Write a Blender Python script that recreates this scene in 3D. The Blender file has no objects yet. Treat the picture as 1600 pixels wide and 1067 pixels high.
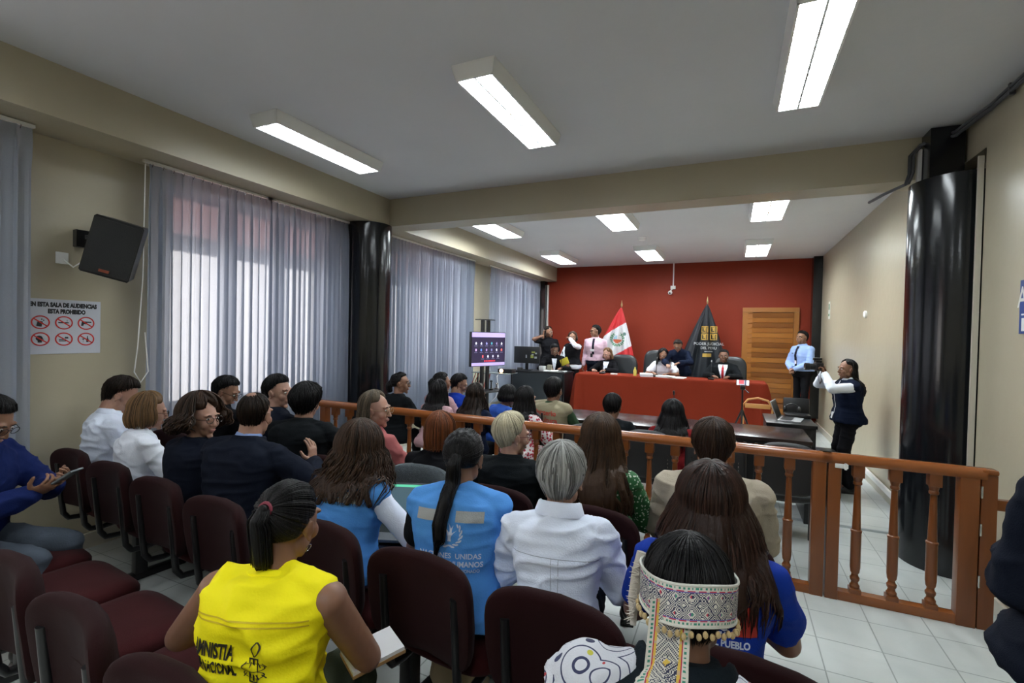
import bpy, bmesh, math, random
import numpy as np
from mathutils import Vector, Matrix, noise
from mathutils.bvhtree import BVHTree

# ------------------------------------------------------------------ camera
sc = bpy.context.scene
COL = sc.collection
YAW, PITCH, ROLL, FPX = .42747, -.0150, .02296, 755.0
EYE = Vector((0, 0, 1.65))


def cam_axes():
    cy, sy = math.cos(YAW), math.sin(YAW)
    cp, sp = math.cos(PITCH), math.sin(PITCH)
    F = Vector((-sy * cp, cy * cp, sp))
    r = Vector((cy, sy, 0))
    u = r.cross(F)
    c, s = math.cos(ROLL), math.sin(ROLL)
    return r * c + u * s, u * c - r * s, F


_r, _u, _F = cam_axes()
cam = bpy.data.objects.new('camera', bpy.data.cameras.new('camera'))
COL.objects.link(cam)
m = Matrix((_r, _u, -_F)).transposed().to_4x4()
m.translation = EYE
cam.matrix_world = m
cam.data.sensor_width = 36
cam.data.lens = FPX / 1600 * 36
cam.data.clip_start = 0.02
sc.camera = cam

# ------------------------------------------------------------------ world, exposure
sc.view_settings.view_transform = 'Standard'
sc.view_settings.look = 'None'
sc.view_settings.gamma = 1
sc.view_settings.use_curve_mapping = False
sc.view_settings.exposure = 0.7
sc.cycles.use_denoising = True
sc.cycles.max_bounces = 8
sc.cycles.diffuse_bounces = 4
sc.cycles.glossy_bounces = 3
sc.cycles.transmission_bounces = 6
sc.cycles.transparent_max_bounces = 12
sc.cycles.sample_clamp_indirect = 6
sc.cycles.caustics_reflective = False
sc.cycles.caustics_refractive = False
SKY = 2.9
LAMP = 38.0
w = bpy.data.worlds.new('world')
sc.world = w
w.use_nodes = True
bg = w.node_tree.nodes['Background']
bg.inputs[0].default_value = (1.0, 0.95, 0.93, 1)
bg.inputs[1].default_value = SKY

# ------------------------------------------------------------------ room measures
XL, XR, YB, YF, ZC = -4.3, 1.52, 10.95, -2.6, 3.26
rng = random.Random(7)
PI = math.pi


# ------------------------------------------------------------------ materials
def V(*a):
    return Vector(a)


_mats = {}


def mat(name, col, rough=.6, metal=0, bump=0, bscale=40, var=0, vscale=3, spec=.5, stretch=None,
        sheen=0, emit=None, estr=0, coat=0, trans=0):
    if name in _mats:
        return _mats[name]
    M = bpy.data.materials.new(name)
    M.use_nodes = True
    nt = M.node_tree
    b = nt.nodes['Principled BSDF']
    b.inputs['Base Color'].default_value = (*col, 1)
    b.inputs['Roughness'].default_value = rough
    b.inputs['Metallic'].default_value = metal
    b.inputs['Specular IOR Level'].default_value = spec
    b.inputs['Sheen Weight'].default_value = sheen
    b.inputs['Coat Weight'].default_value = coat
    b.inputs['Transmission Weight'].default_value = trans
    if emit:
        b.inputs['Emission Color'].default_value = (*emit, 1)
        b.inputs['Emission Strength'].default_value = estr
    if bump or var:
        tc = nt.nodes.new('ShaderNodeTexCoord')
        mp = nt.nodes.new('ShaderNodeMapping')
        nt.links.new(tc.outputs['Object'], mp.inputs[0])
        if stretch:
            mp.inputs['Scale'].default_value = stretch
    if bump:
        n = nt.nodes.new('ShaderNodeTexNoise')
        n.inputs['Scale'].default_value = bscale
        n.inputs['Detail'].default_value = 4
        nt.links.new(mp.outputs[0], n.inputs['Vector'])
        bp = nt.nodes.new('ShaderNodeBump')
        bp.inputs['Strength'].default_value = bump
        bp.inputs['Distance'].default_value = .01
        nt.links.new(n.outputs[0], bp.inputs['Height'])
        nt.links.new(bp.outputs[0], b.inputs['Normal'])
    if var:
        n2 = nt.nodes.new('ShaderNodeTexNoise')
        n2.inputs['Scale'].default_value = vscale
        n2.inputs['Detail'].default_value = 5
        nt.links.new(mp.outputs[0], n2.inputs['Vector'])
        cr = nt.nodes.new('ShaderNodeMix')
        cr.data_type = 'RGBA'
        nt.links.new(n2.outputs[0], cr.inputs[0])
        cr.inputs[6].default_value = (*[c * (1 - var) for c in col], 1)
        cr.inputs[7].default_value = (*[min(1, c * (1 + var)) for c in col], 1)
        nt.links.new(cr.outputs[2], b.inputs['Base Color'])
    _mats[name] = M
    return M


class NB:
    """tiny node builder"""

    def __init__(s, name):
        s.m = bpy.data.materials.new(name)
        s.m.use_nodes = True
        s.nt = s.m.node_tree
        s.b = s.nt.nodes['Principled BSDF']
        s.out = s.nt.nodes['Material Output']

    def n(s, t, **k):
        x = s.nt.nodes.new('ShaderNode' + t)
        for a, v in k.items():
            setattr(x, a, v)
        return x

    def l(s, a, b):
        s.nt.links.new(a, b)

    def math(s, op, a, b=None, c=None):
        x = s.n('Math', operation=op)
        for i, v in enumerate((a, b, c)):
            if v is None:
                continue
            if isinstance(v, (int, float)):
                x.inputs[i].default_value = v
            else:
                s.l(v, x.inputs[i])
        return x.outputs[0]

    def mix(s, f, a, b):
        x = s.n('Mix', data_type='RGBA')
        for i, v in ((0, f), (6, a), (7, b)):
            if isinstance(v, (int, float)):
                x.inputs[i].default_value = v
            elif isinstance(v, tuple):
                x.inputs[i].default_value = (*v, 1)
            else:
                s.l(v, x.inputs[i])
        return x.outputs[2]


def attr_mat(name, rough=.7, emit=0, bump=0):
    """colour taken from the mesh colour attribute 'Col' (printed / woven patterns, screens)"""
    if name in _mats:
        return _mats[name]
    q = NB(name)
    a = q.n('Attribute', attribute_name='Col')
    q.l(a.outputs['Color'], q.b.inputs['Base Color'])
    q.b.inputs['Roughness'].default_value = rough
    if emit:
        q.l(a.outputs['Color'], q.b.inputs['Emission Color'])
        q.b.inputs['Emission Strength'].default_value = emit
    _mats[name] = q.m
    return q.m


# ------------------------------------------------------------------ mesh helper
class G:
    def __init__(s):
        s.v = []
        s.f = []
        s.m = []
        s.c = None

    def add(s, vs, fs, mi=0):
        o = len(s.v)
        s.v += [tuple(p) for p in vs]
        s.f += [tuple(i + o for i in f) for f in fs]
        s.m += [mi] * len(fs)
        return s

    def box(s, c, d, R=None, mi=0, bev=0):
        hx, hy, hz = d[0] / 2, d[1] / 2, d[2] / 2
        if bev:
            bm = bmesh.new()
            bmesh.ops.create_cube(bm, size=1, matrix=Matrix.Diagonal((d[0], d[1], d[2], 1)))
            bmesh.ops.bevel(bm, geom=bm.edges[:], offset=bev, segments=2, affect='EDGES', profile=.6)
            vs = [v.co.copy() for v in bm.verts]
            bm.verts.index_update()
            fs = [[v.index for v in f.verts] for f in bm.faces]
            bm.free()
        else:
            vs = [V(x, y, z) for x in (-hx, hx) for y in (-hy, hy) for z in (-hz, hz)]
            fs = [(0, 1, 3, 2), (4, 6, 7, 5), (0, 4, 5, 1), (2, 3, 7, 6), (0, 2, 6, 4), (1, 5, 7, 3)]
        if R is not None:
            vs = [R @ v for v in vs]
        return s.add([v + Vector(c) for v in vs], fs, mi)

    def b2(s, lo, hi, mi=0, bev=0):
        lo, hi = Vector(lo), Vector(hi)
        return s.box((lo + hi) / 2, [abs(x) for x in (hi - lo)], None, mi, bev)

    def rings(s, rs, mi=0, cap=True, closed=True):
        """rs: list of rings (lists of points, same count)"""
        n = len(rs[0])
        vs = [p for r in rs for p in r]
        fs = []
        for i in range(len(rs) - 1):
            for j in range(n if closed else n - 1):
                a, b = i * n + j, i * n + (j + 1) % n
                fs.append((a, b, b + n, a + n))
        if cap:
            fs.append(tuple(range(n))[::-1])
            fs.append(tuple(range((len(rs) - 1) * n, len(rs) * n)))
        return s.add(vs, fs, mi)

    def tube(s, pts, r, n=8, mi=0, cap=True, flat=1, up=None):
        pts = [Vector(p) for p in pts]
        if not hasattr(r, '__len__'):
            r = [r] * len(pts)
        rs = []
        pu = None
        for i, p in enumerate(pts):
            t = (pts[min(i + 1, len(pts) - 1)] - pts[max(i - 1, 0)])
            if t.length < 1e-9:
                t = V(0, 0, 1)
            t.normalize()
            if pu is None:
                a = Vector(up) if up else (V(0, 0, 1) if abs(t.z) < .9 else V(1, 0, 0))
            else:
                a = pu
            x = a - t * a.dot(t)
            if x.length < 1e-6:
                x = t.orthogonal()
            x.normalize()
            pu = x
            y = t.cross(x)
            rs.append([p + (x * math.cos(k * 2 * PI / n) + y * math.sin(k * 2 * PI / n) * flat) * r[i] for k in range(n)])
        return s.rings(rs, mi, cap)

    def lathe(s, c, prof, n=24, mi=0, ax='z', R=None):
        rs = []
        c = Vector(c)
        for z, r in prof:
            ring = []
            for k in range(n):
                a = k * 2 * PI / n
                p = V(r * math.cos(a), r * math.sin(a), z)
                if R is not None:
                    p = R @ p
                ring.append(c + p)
            rs.append(ring)
        return s.rings(rs, mi)

    def ell(s, c, r, R=None, n=14, mi=0):
        c = Vector(c)
        r = (r, r, r) if not hasattr(r, '__len__') else r
        rs = []
        m_ = max(6, n * 2 // 3)
        for i in range(m_ + 1):
            th = PI * (i + .02) / (m_ + .04)
            ring = []
            for k in range(n):
                a = k * 2 * PI / n
                p = V(r[0] * math.sin(th) * math.cos(a), r[1] * math.sin(th) * math.sin(a), -r[2] * math.cos(th))
                if R is not None:
                    p = R @ p
                ring.append(c + p)
            rs.append(ring)
        return s.rings(rs, mi)

    def limb(s, a, b, ra, rb, n=12, flat=1, up=None):
        """capsule with two radii"""
        a, b = Vector(a), Vector(b)
        d = (b - a)
        L = d.length
        d.normalize()
        pts, rr = [], []
        for k in range(4):
            q = k / 4 * PI / 2
            pts.append(a - d * ra * math.cos(q))
            rr.append(max(.001, ra * math.sin(q)))
        for k in range(5):
            q = k / 4
            pts.append(a + d * L * q)
            rr.append(ra + (rb - ra) * q)
        for k in range(1, 5):
            q = k / 4 * PI / 2
            pts.append(b + d * rb * math.sin(q))
            rr.append(max(.001, rb * math.cos(q)))
        return s.tube(pts, rr, n, up=up, flat=flat)

    def plate(s, outline, t, o, ex, ey, mi=0):
        """extruded polygon: outline 2D list, thickness t along ex x ey, origin o"""
        o, ex, ey = Vector(o), Vector(ex), Vector(ey)
        nz = ex.cross(ey).normalized()
        a = [o + ex * x + ey * y for x, y in outline]
        return s.rings([[p - nz * t / 2 for p in a], [p + nz * t / 2 for p in a]], mi)

    def tf(s, M):
        s.v = [tuple(M @ Vector(p)) for p in s.v]
        return s

    def join(s, g):
        return s.add(g.v, g.f, 0) if not any(g.m) else s._j(g)

    def _j(s, g):
        o = len(s.v)
        s.v += g.v
        s.f += [tuple(i + o for i in f) for f in g.f]
        s.m += g.m
        return s

    def mesh(s, name='m'):
        me = bpy.data.meshes.new(name)
        me.from_pydata([tuple(p) for p in s.v], [], s.f)
        return me

    def build(s, name, mats, parent=None, smooth=True, ang=35, kind=None):
        me = s.mesh(name)
        mats = mats if isinstance(mats, (list, tuple)) else [mats]
        for x in mats:
            me.materials.append(x)
        if any(s.m):
            me.polygons.foreach_set('material_index', s.m)
        if s.c is not None:
            ca = me.color_attributes.new('Col', 'FLOAT_COLOR', 'CORNER')
            data = np.ones((len(me.loops), 4), dtype=np.float32)
            k = 0
            for f, c in zip(s.f, s.c):
                data[k:k + len(f), :3] = c
                k += len(f)
            ca.data.foreach_set('color', data.ravel())
        if smooth:
            me.polygons.foreach_set('use_smooth', [True] * len(me.polygons))
            if ang:
                me.set_sharp_from_angle(angle=math.radians(ang))
        me.update()
        o = bpy.data.objects.new(name, me)
        COL.objects.link(o)
        if parent:
            o.parent = parent
        if kind:
            o['kind'] = kind
        return o


def RZ(a):
    return Matrix.Rotation(a, 3, 'Z')


def RX(a):
    return Matrix.Rotation(a, 3, 'X')


def RY(a):
    return Matrix.Rotation(a, 3, 'Y')


def tag(o, label, cat, group=None):
    o['label'] = label
    o['category'] = cat
    if group:
        o['group'] = group
    return o


def thing(name, label, cat, loc=(0, 0, 0), rz=0, group=None):
    o = bpy.data.objects.new(name, None)
    COL.objects.link(o)
    o.location = loc
    o.rotation_euler = (0, 0, rz)
    o.empty_display_size = .1
    return tag(o, label, cat, group)


def dup(root, loc, rz, label, group=None):
    r = root.copy()
    COL.objects.link(r)
    r.location = loc
    r.rotation_euler = (0, 0, rz)
    r['label'] = label
    if group:
        r['group'] = group
    for ch in list(root.children):
        c = ch.copy()
        COL.objects.link(c)
        c.parent = r
        for g in list(ch.children):
            d = g.copy()
            COL.objects.link(d)
            d.parent = c
    return r


def struct(name, g, m, smooth=False, parent=None):
    return g.build(name, m, parent, smooth, 30, None if parent else 'structure')


def text_mesh(s, size, bold=0, align='CENTER', font_shear=0, sx=1):
    cu = bpy.data.curves.new('t', 'FONT')
    cu.body = s
    cu.size = size
    cu.align_x = align
    cu.align_y = 'CENTER'
    cu.offset = bold
    cu.shear = font_shear
    cu.resolution_u = 3
    o = bpy.data.objects.new('t', cu)
    COL.objects.link(o)
    dg = bpy.context.evaluated_depsgraph_get()
    me = bpy.data.meshes.new_from_object(o.evaluated_get(dg), depsgraph=dg)
    vs = [(v.co.x * sx, v.co.y) for v in me.vertices]
    fs = [tuple(p.vertices) for p in me.polygons]
    bpy.data.objects.remove(o)
    bpy.data.curves.remove(cu)
    bpy.data.meshes.remove(me)
    return vs, fs


def flat_text(s, size, o, ex, ey, m, name, parent=None, bold=0, align='CENTER', sx=1, thick=.0015):
    """lettering on a flat surface, slightly raised"""
    vs, fs = text_mesh(s, size, bold, align, 0, sx)
    o, ex, ey = Vector(o), Vector(ex), Vector(ey)
    nz = ex.cross(ey).normalized()
    g = G()
    g.add([o + ex * x + ey * y + nz * thick for x, y in vs], fs)
    return g.build(name, m, parent, False)

# ------------------------------------------------------------------ shared materials
# wall paint: glossy tan enamel
def paint(name, col, rough):
    q = NB(name)
    tc = q.n('TexCoord')
    n = q.n('TexNoise')
    n.inputs['Scale'].default_value = 1.3
    n.inputs['Detail'].default_value = 6
    q.l(tc.outputs['Object'], n.inputs['Vector'])
    q.l(q.mix(n.outputs[0], tuple(c * .93 for c in col), tuple(min(1, c * 1.06) for c in col)), q.b.inputs['Base Color'])
    q.b.inputs['Roughness'].default_value = rough
    n2 = q.n('TexNoise')
    n2.inputs['Scale'].default_value = 9
    q.l(tc.outputs['Object'], n2.inputs['Vector'])
    bp = q.n('Bump')
    bp.inputs['Strength'].default_value = .12
    bp.inputs['Distance'].default_value = .02
    q.l(n2.outputs[0], bp.inputs['Height'])
    q.l(bp.outputs[0], q.b.inputs['Normal'])
    return q.m


M_wall = paint('tan_enamel_wall_paint', (.43, .385, .28), .33)
M_beam = paint('tan_beam_paint', (.43, .385, .28), .38)
M_ceil = paint('white_ceiling_paint', (.62, .62, .635), .8)
M_red = paint('brick_red_wall_paint', (.20, .026, .012), .55)
M_red.node_tree.nodes['Principled BSDF'].inputs['Specular IOR Level'].default_value = .15
M_blackpaint = mat('black_gloss_paint', (.006, .007, .009), .16, bump=.05, bscale=3)
M_base = mat('pale_baseboard', (.50, .47, .39), .4)
M_white = mat('white_paint', (.75, .75, .72), .4)
M_white2 = mat('white_plastic', (.8, .8, .78), .35)
M_blackpl = mat('black_plastic', (.008, .008, .009), .35)
M_blackmt = mat('black_painted_metal', (.008, .008, .009), .3)
M_chrome = mat('chrome', (.6, .6, .6), .2, metal=1)
M_darkwood = mat('dark_laminate', (.022, .014, .013), .22, var=.3, vscale=4)
M_pane = None


def glass():
    q = NB('window_glass')
    t = q.n('BsdfTransparent')
    g = q.n('BsdfGlossy')
    g.inputs['Roughness'].default_value = .02
    mx = q.n('MixShader')
    mx.inputs[0].default_value = .06
    q.l(t.outputs[0], mx.inputs[1])
    q.l(g.outputs[0], mx.inputs[2])
    q.l(mx.outputs[0], q.out.inputs[0])
    return q.m


M_glass = glass()


def frosted():
    q = NB('rose_frosted_glass')
    t = q.n('BsdfTranslucent')
    t.inputs[0].default_value = (.50, .38, .38, 1)
    g = q.n('BsdfTransparent')
    g.inputs[0].default_value = (.6, .48, .46, 1)
    mx = q.n('MixShader')
    mx.inputs[0].default_value = .22
    q.l(t.outputs[0], mx.inputs[1])
    q.l(g.outputs[0], mx.inputs[2])
    q.l(mx.outputs[0], q.out.inputs[0])
    return q.m


M_frost = frosted()


def cloth_sheer():
    q = NB('sheer_grey_curtain')
    d = q.n('BsdfDiffuse')
    d.inputs[0].default_value = (.36, .40, .48, 1)
    t = q.n('BsdfTranslucent')
    t.inputs[0].default_value = (.50, .54, .62, 1)
    p = q.n('BsdfTransparent')
    m1 = q.n('MixShader')
    m1.inputs[0].default_value = .5
    q.l(d.outputs[0], m1.inputs[1])
    q.l(t.outputs[0], m1.inputs[2])
    m2 = q.n('MixShader')
    tc = q.n('TexCoord')
    wv = q.n('TexNoise')
    wv.inputs['Scale'].default_value = 300
    q.l(tc.outputs['Object'], wv.inputs['Vector'])
    q.l(q.math('MULTIPLY', wv.outputs[0], .22), m2.inputs[0])
    q.l(m1.outputs[0], m2.inputs[1])
    q.l(p.outputs[0], m2.inputs[2])
    q.l(m2.outputs[0], q.out.inputs[0])
    return q.m


M_curtain = cloth_sheer()


def floor_mat():
    q = NB('glazed_floor_tiles')
    tc = q.n('TexCoord')
    sp = q.n('SeparateXYZ')
    q.l(tc.outputs['Object'], sp.inputs[0])
    S = .305
    fx = q.math('FRACT', q.math('DIVIDE', q.math('ADD', sp.outputs[0], 10 * S - .165), S))
    fy = q.math('FRACT', q.math('DIVIDE', q.math('ADD', sp.outputs[1], 20 * S - .105), S))
    ex = q.math('MINIMUM', fx, q.math('SUBTRACT', 1.0, fx))
    ey = q.math('MINIMUM', fy, q.math('SUBTRACT', 1.0, fy))
    e = q.math('MINIMUM', ex, ey)
    gr = q.math('LESS_THAN', e, .011)
    n = q.n('TexNoise')
    n.inputs['Scale'].default_value = 2.2
    n.inputs['Detail'].default_value = 8
    n.inputs['Distortion'].default_value = 1.2
    q.l(tc.outputs['Object'], n.inputs['Vector'])
    base = q.mix(n.outputs[0], (.43, .46, .45), (.61, .64, .62))
    col = q.mix(gr, base, (.25, .27, .26))
    q.l(col, q.b.inputs['Base Color'])
    q.l(q.math('ADD', q.math('MULTIPLY', gr, .5), .24), q.b.inputs['Roughness'])
    bp = q.n('Bump')
    bp.inputs['Strength'].default_value = .4
    bp.inputs['Distance'].default_value = .004
    q.l(q.math('SUBTRACT', 1.0, gr), bp.inputs['Height'])
    q.l(bp.outputs[0], q.b.inputs['Normal'])
    return q.m


M_floor = floor_mat()


def wood_mat(name, c1, c2, axis='Z', rough=.3, scale=8):
    q = NB(name)
    tc = q.n('TexCoord')
    mp = q.n('Mapping')
    st = {'X': (.12, 1, 1), 'Y': (1, .12, 1), 'Z': (1, 1, .12)}[axis]
    mp.inputs['Scale'].default_value = st
    q.l(tc.outputs['Object'], mp.inputs[0])
    n = q.n('TexNoise')
    n.inputs['Scale'].default_value = scale
    n.inputs['Detail'].default_value = 7
    n.inputs['Distortion'].default_value = .6
    q.l(mp.outputs[0], n.inputs['Vector'])
    q.l(q.mix(n.outputs[0], c1, c2), q.b.inputs['Base Color'])
    q.b.inputs['Roughness'].default_value = rough
    return q.m


M_railwood = wood_mat('varnished_rail_wood', (.115, .030, .006), (.22, .068, .015), 'Z', .28, 14)
M_railtop = wood_mat('varnished_handrail_wood', (.17, .046, .010), (.28, .088, .020), 'X', .22, 14)
M_doorwood = wood_mat('honey_door_wood', (.22, .075, .012), (.38, .145, .028), 'X', .35, 6)
M_doorframe = wood_mat('honey_door_frame_wood', (.24, .09, .016), (.34, .13, .026), 'Z', .35, 6)

# ------------------------------------------------------------------ room shell
g = G()
g.b2((XL - .3, YF - .3, -.2), (XR + .3, YB + .3, 0))
struct('floor', g, M_floor)
g = G()
g.b2((XL - .3, YF - .3, ZC), (XR + .3, YB + .3, ZC + .2))
struct('ceiling', g, M_ceil)
# left wall with four window openings
WZ0, WZ1 = .95, 2.82
WINS = [(-1.2, 1.25), (2.5, 4.22), (5.4, 7.15), (8.35, 10.35)]
g = G()
g.b2((XL - .25, YF - .3, 0), (XL, YB + .3, WZ0))
g.b2((XL - .25, YF - .3, WZ1), (XL, YB + .3, ZC))
e = [YF - .3] + [y for wn in WINS for y in wn] + [YB + .3]
for i in range(0, len(e), 2):
    g.b2((XL - .25, e[i], WZ0), (XL, e[i + 1], WZ1))
struct('wall_left', g, M_wall)
g = G()
g.b2((XL - .25, YB, 0), (XR + .3, YB + .25, ZC))
struct('wall_back', g, M_red)
g = G()
g.b2((XR, YF - .3, 0), (XR + .25, 4.28, ZC))
g.b2((XR, 5.0, 0), (XR + .25, YB + .3, ZC))
g.b2((XR + .12, 4.28, 0), (XR + .25, 5.0, ZC))
g.b2((XR, 4.28, 2.98), (XR + .25, 5.0, ZC))
struct('wall_right', g, M_wall)
g = G()
g.b2((XL - .25, YF - .25, 0), (XR + .3, YF, ZC))
struct('wall_rear', g, M_wall)
# beams (soffit along the windows, cross beam)
g = G()
g.b2((XL, YF, 2.93), (-3.85, YB, ZC))
struct('trim_1', g, M_beam)
g = G()
g.b2((-3.85, 4.76, 2.93), (XR, 5.06, ZC))
struct('trim_2', g, M_beam)
# dais under the judges
g = G()
g.b2((XL + .02, 8.0, 0), (1.0, YB, .18))
struct('trim_3', g, M_floor)
# baseboards
g = G()
g.b2((XL, YF, 0), (XL + .018, YB, .11))
struct('baseboard_left', g, M_base)
g = G()
g.b2((XR - .018, YF, 0), (XR, 4.25, .10))
g.b2((XR - .018, 5.02, 0), (XR, YB, .10))
struct('baseboard_right', g, M_base)

# black rounded columns
g = G()
g.lathe((-4.06, 4.64, 0), [(0, .27), (2.93, .27)], 40)
struct('trim_4', g, M_blackpaint, True)
g = G()
pts = [(XR + .1, 4.36)] + [(1.50 - .29 * math.sin(a), 4.66 - .30 * math.cos(a)) for a in [k / 18 * PI for k in range(0, 19)]] + [(XR + .1, 4.96)]
g.rings([[V(x, y, z) for x, y in pts] for z in (0, 2.86)])
struct('trim_5', g, M_blackpaint, True)
g = G()
g.b2((1.30, 4.56, 2.86), (1.5, 4.75, ZC - .01))
struct('trim_6', g, M_blackpaint)
# pale metal edge strips beside the column, vertical cable channel
g = G()
g.b2((1.485, 4.29, 0), (1.515, 4.31, 2.93))
g.b2((1.485, 5.03, 0), (1.515, 5.06, 2.2))
struct('trim_7', g, M_base)
# black posts in the far corners
g = G()
g.b2((1.37, 10.72, .18), (XR, YB, ZC))
struct('trim_8', g, M_blackpaint)
g = G()
g.b2((XL + .08, 10.75, 0), (-4.08, YB, 2.93))
struct('trim_9', g, M_blackpaint)
# white strip in left back corner
g = G()
g.b2((-4.07, 10.9, .6), (-4.04, YB, 2.85))
struct('trim_10', g, M_white)

# windows: frame, transom, mullions, panes
M_frame = mat('brown_window_frame', (.10, .055, .04), .4)
wi = 0
for (a, b) in WINS:
    wi += 1
    root = bpy.data.objects.new('window_%d' % wi, None)
    COL.objects.link(root)
    root.location = (XL - .12, (a + b) / 2, WZ0)
    root['kind'] = 'structure'
    hw, hh = (b - a) / 2, WZ1 - WZ0
    g = G()
    t = .05
    g.b2((-.03, -hw, 0), (.03, -hw + t, hh))
    g.b2((-.03, hw - t, 0), (.03, hw, hh))
    g.b2((-.03, -hw, 0), (.03, hw, t))
    g.b2((-.03, -hw, hh - t), (.03, hw, hh))
    g.b2((-.04, -hw, 1.36), (.04, hw, 1.50))
    n = 3
    for k in range(1, n):
        y = -hw + 2 * hw * k / n
        g.b2((-.03, y - .07, 0), (.03, y + .07, hh))
    g.build('window_frame', M_frame, root, False)
    g = G()
    g.b2((-.004, -hw + t, t), (.004, hw - t, 1.36))
    g.build('pane', M_glass, root, False)
    g = G()
    g.b2((-.004, -hw + t, 1.50), (.004, hw - t, hh - t))
    g.build('upper_pane', M_frost, root, False)
    p = bpy.data.lights.new('daylight_portal', 'AREA')
    p.shape = 'RECTANGLE'
    p.size, p.size_y = 1.5, 2 * hw
    p.cycles.is_portal = True
    po = bpy.data.objects.new('daylight_portal', p)
    COL.objects.link(po)
    po.location = (XL - .3, (a + b) / 2, WZ0 + .75)
    po.rotation_euler = (0, -PI / 2, 0)

# door in the back wall: horizontal boards
root = bpy.data.objects.new('door_1', None)
COL.objects.link(root)
root.location = (.68, YB, .18)
root['kind'] = 'structure'
g = G()
g.b2((-.50, -.05, 0), (-.41, 0, 2.028))
g.b2((.41, -.05, 0), (.50, 0, 2.028))
g.b2((-.50, -.05, 2.03), (.50, 0, 2.12))
g.build('door_frame', M_doorframe, root, False)
g = G()
nb = 20
for k in range(nb):
    z0 = .02 + k * 2.0 / nb
    g.box((0, -.022, z0 + 1.0 / nb), (.80, .030, 2.0 / nb - .012), RX(.16), k % 2 if k % 5 else 2)
g.b2((-.41, -.018, 0), (.41, -.005, 2.03))
g.b2((-.41, -.04, 0), (-.32, -.006, 2.03))
g.build('door_leaf', [M_doorwood, wood_mat('honey_board_dark', (.14, .043, .007), (.26, .092, .017), 'X', .35, 6), wood_mat('honey_board_pale', (.30, .11, .018), (.44, .175, .035), 'X', .35, 6)], root, False)
g = G()
g.lathe((-.44, -.052, .95), [(0, .03), (.01, .032), (.03, .012), (.045, .024), (.07, .022), (.075, .002)], 16, R=RX(PI / 2))
g.build('door_handle', M_chrome, root)

# ------------------------------------------------------------------ curtains
def curtain(y0, y1, z0, z1, folds, seed, label, x=-4.13, sweep=0):
    folds = int(folds * 1.35)
    """pleated sheet hanging just inside the wall, header tape gathered at the top"""
    r = random.Random(seed)
    n = folds * 12
    ph = [r.uniform(-.5, .5) for _ in range(folds + 2)]
    am = [r.uniform(.6, 1.25) for _ in range(folds + 2)]
    nz = 26
    root = thing('curtain', label, 'curtain', (x, (y0 + y1) / 2, z0), 0, None)
    ym = (y0 + y1) / 2
    vs, fs = [], []
    for j in range(nz + 1):
        v = j / nz
        z = v * (z1 - z0)
        for i in range(n + 1):
            u = i / n
            f = u * folds
            k = int(min(f, folds - 1))
            fr = f - k
            A = am[k] * (1 - fr) + am[k + 1] * fr
            P = ph[k] * (1 - fr) + ph[k + 1] * fr
            top = max(0, (v - .9) / .1)
            ang = 2 * PI * f + P * (1 - v) * 1.5
            amp = (.026 + .020 * (1 - v)) * A * (1 - .45 * top)
            dx = amp * math.sin(ang) + .012 * math.sin(2.3 * ang + seed) * (1 - top)
            # pinch of the header
            if .9 < v < .97:
                dx += .012 * max(0, math.cos(ang)) ** 4
            yy = y0 + u * (y1 - y0) + .014 * math.cos(ang) * A + sweep * (1 - v) * (u - .5)
            vs.append((dx, yy - ym, z))
    for j in range(nz):
        for i in range(n):
            a = j * (n + 1) + i
            fs.append((a, a + 1, a + n + 2, a + n + 1))
    G().add(vs, fs).build('curtain_cloth', M_curtain, root)
    # hooks / rail
    g = G()
    g.b2((-.02, y0 - ym - .02, z1 - z0 + .005), (.01, y1 - ym + .02, z1 - z0 + .025))
    g.build('curtain_rail', M_white, root, False)
    g = G()
    for k in range(folds):
        yy = y0 - ym + (k + .5) * (y1 - y0) / folds
        g.tube([V(0, yy, z1 - z0 - .02), V(.012, yy, z1 - z0), V(0, yy, z1 - z0 + .012)], .003, 5)
    g.build('curtain_hooks', M_chrome, root)
    return root


curtain(.35, 1.545, .62, 2.90, 9, 1, 'pale grey curtain at the left edge of the photo, beside the prohibition sign')
curtain(2.22, 3.32, .45, 2.90, 11, 2, 'left half of the grey sheer curtain on the large window beside the black speaker')
curtain(3.30, 4.40, .45, 2.90, 12, 3, 'right half of the grey sheer curtain, hanging left of the black column')
curtain(5.05, 6.25, .35, 2.90, 12, 4, 'grey sheer curtain half just right of the black column')
curtain(6.25, 7.42, .35, 2.90, 12, 5, 'grey sheer curtain half behind the television stand')
curtain(8.02, 9.40, .35, 2.90, 12, 6, 'left half of the farthest grey curtain, behind the monitor')
curtain(9.40, 10.58, .35, 2.90, 12, 7, 'right half of the farthest grey curtain, next to the red wall')
# draw cord
g = G()
pts = [V(-4.09, 2.19, 2.88), V(-4.09, 2.18, 2.0), V(-4.085, 2.15, 1.5), V(-4.09, 2.13, 1.30), V(-4.08, 2.17, 1.22), V(-4.08, 2.22, 1.3), V(-4.09, 2.20, 1.6)]
g.tube(pts, .004, 6)
tag(g.build('draw_cord', M_white2), 'thin white looped curtain cord hanging beside the large left curtain', 'cord')

# ------------------------------------------------------------------ ceiling lamps
def lamp_mat(name, k=1.0):
    q = NB(name)
    e = q.n('Emission')
    e.inputs[0].default_value = (.90, .97, 1.0, 1)
    e.inputs[1].default_value = LAMP * k
    q.l(e.outputs[0], q.out.inputs[0])
    return q.m


M_lit = lamp_mat('lit_diffuser')
M_lit2 = lamp_mat('dimmer_lit_diffuser', .35)
M_louver = mat('white_louver', (.8, .82, .84), .3)


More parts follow.
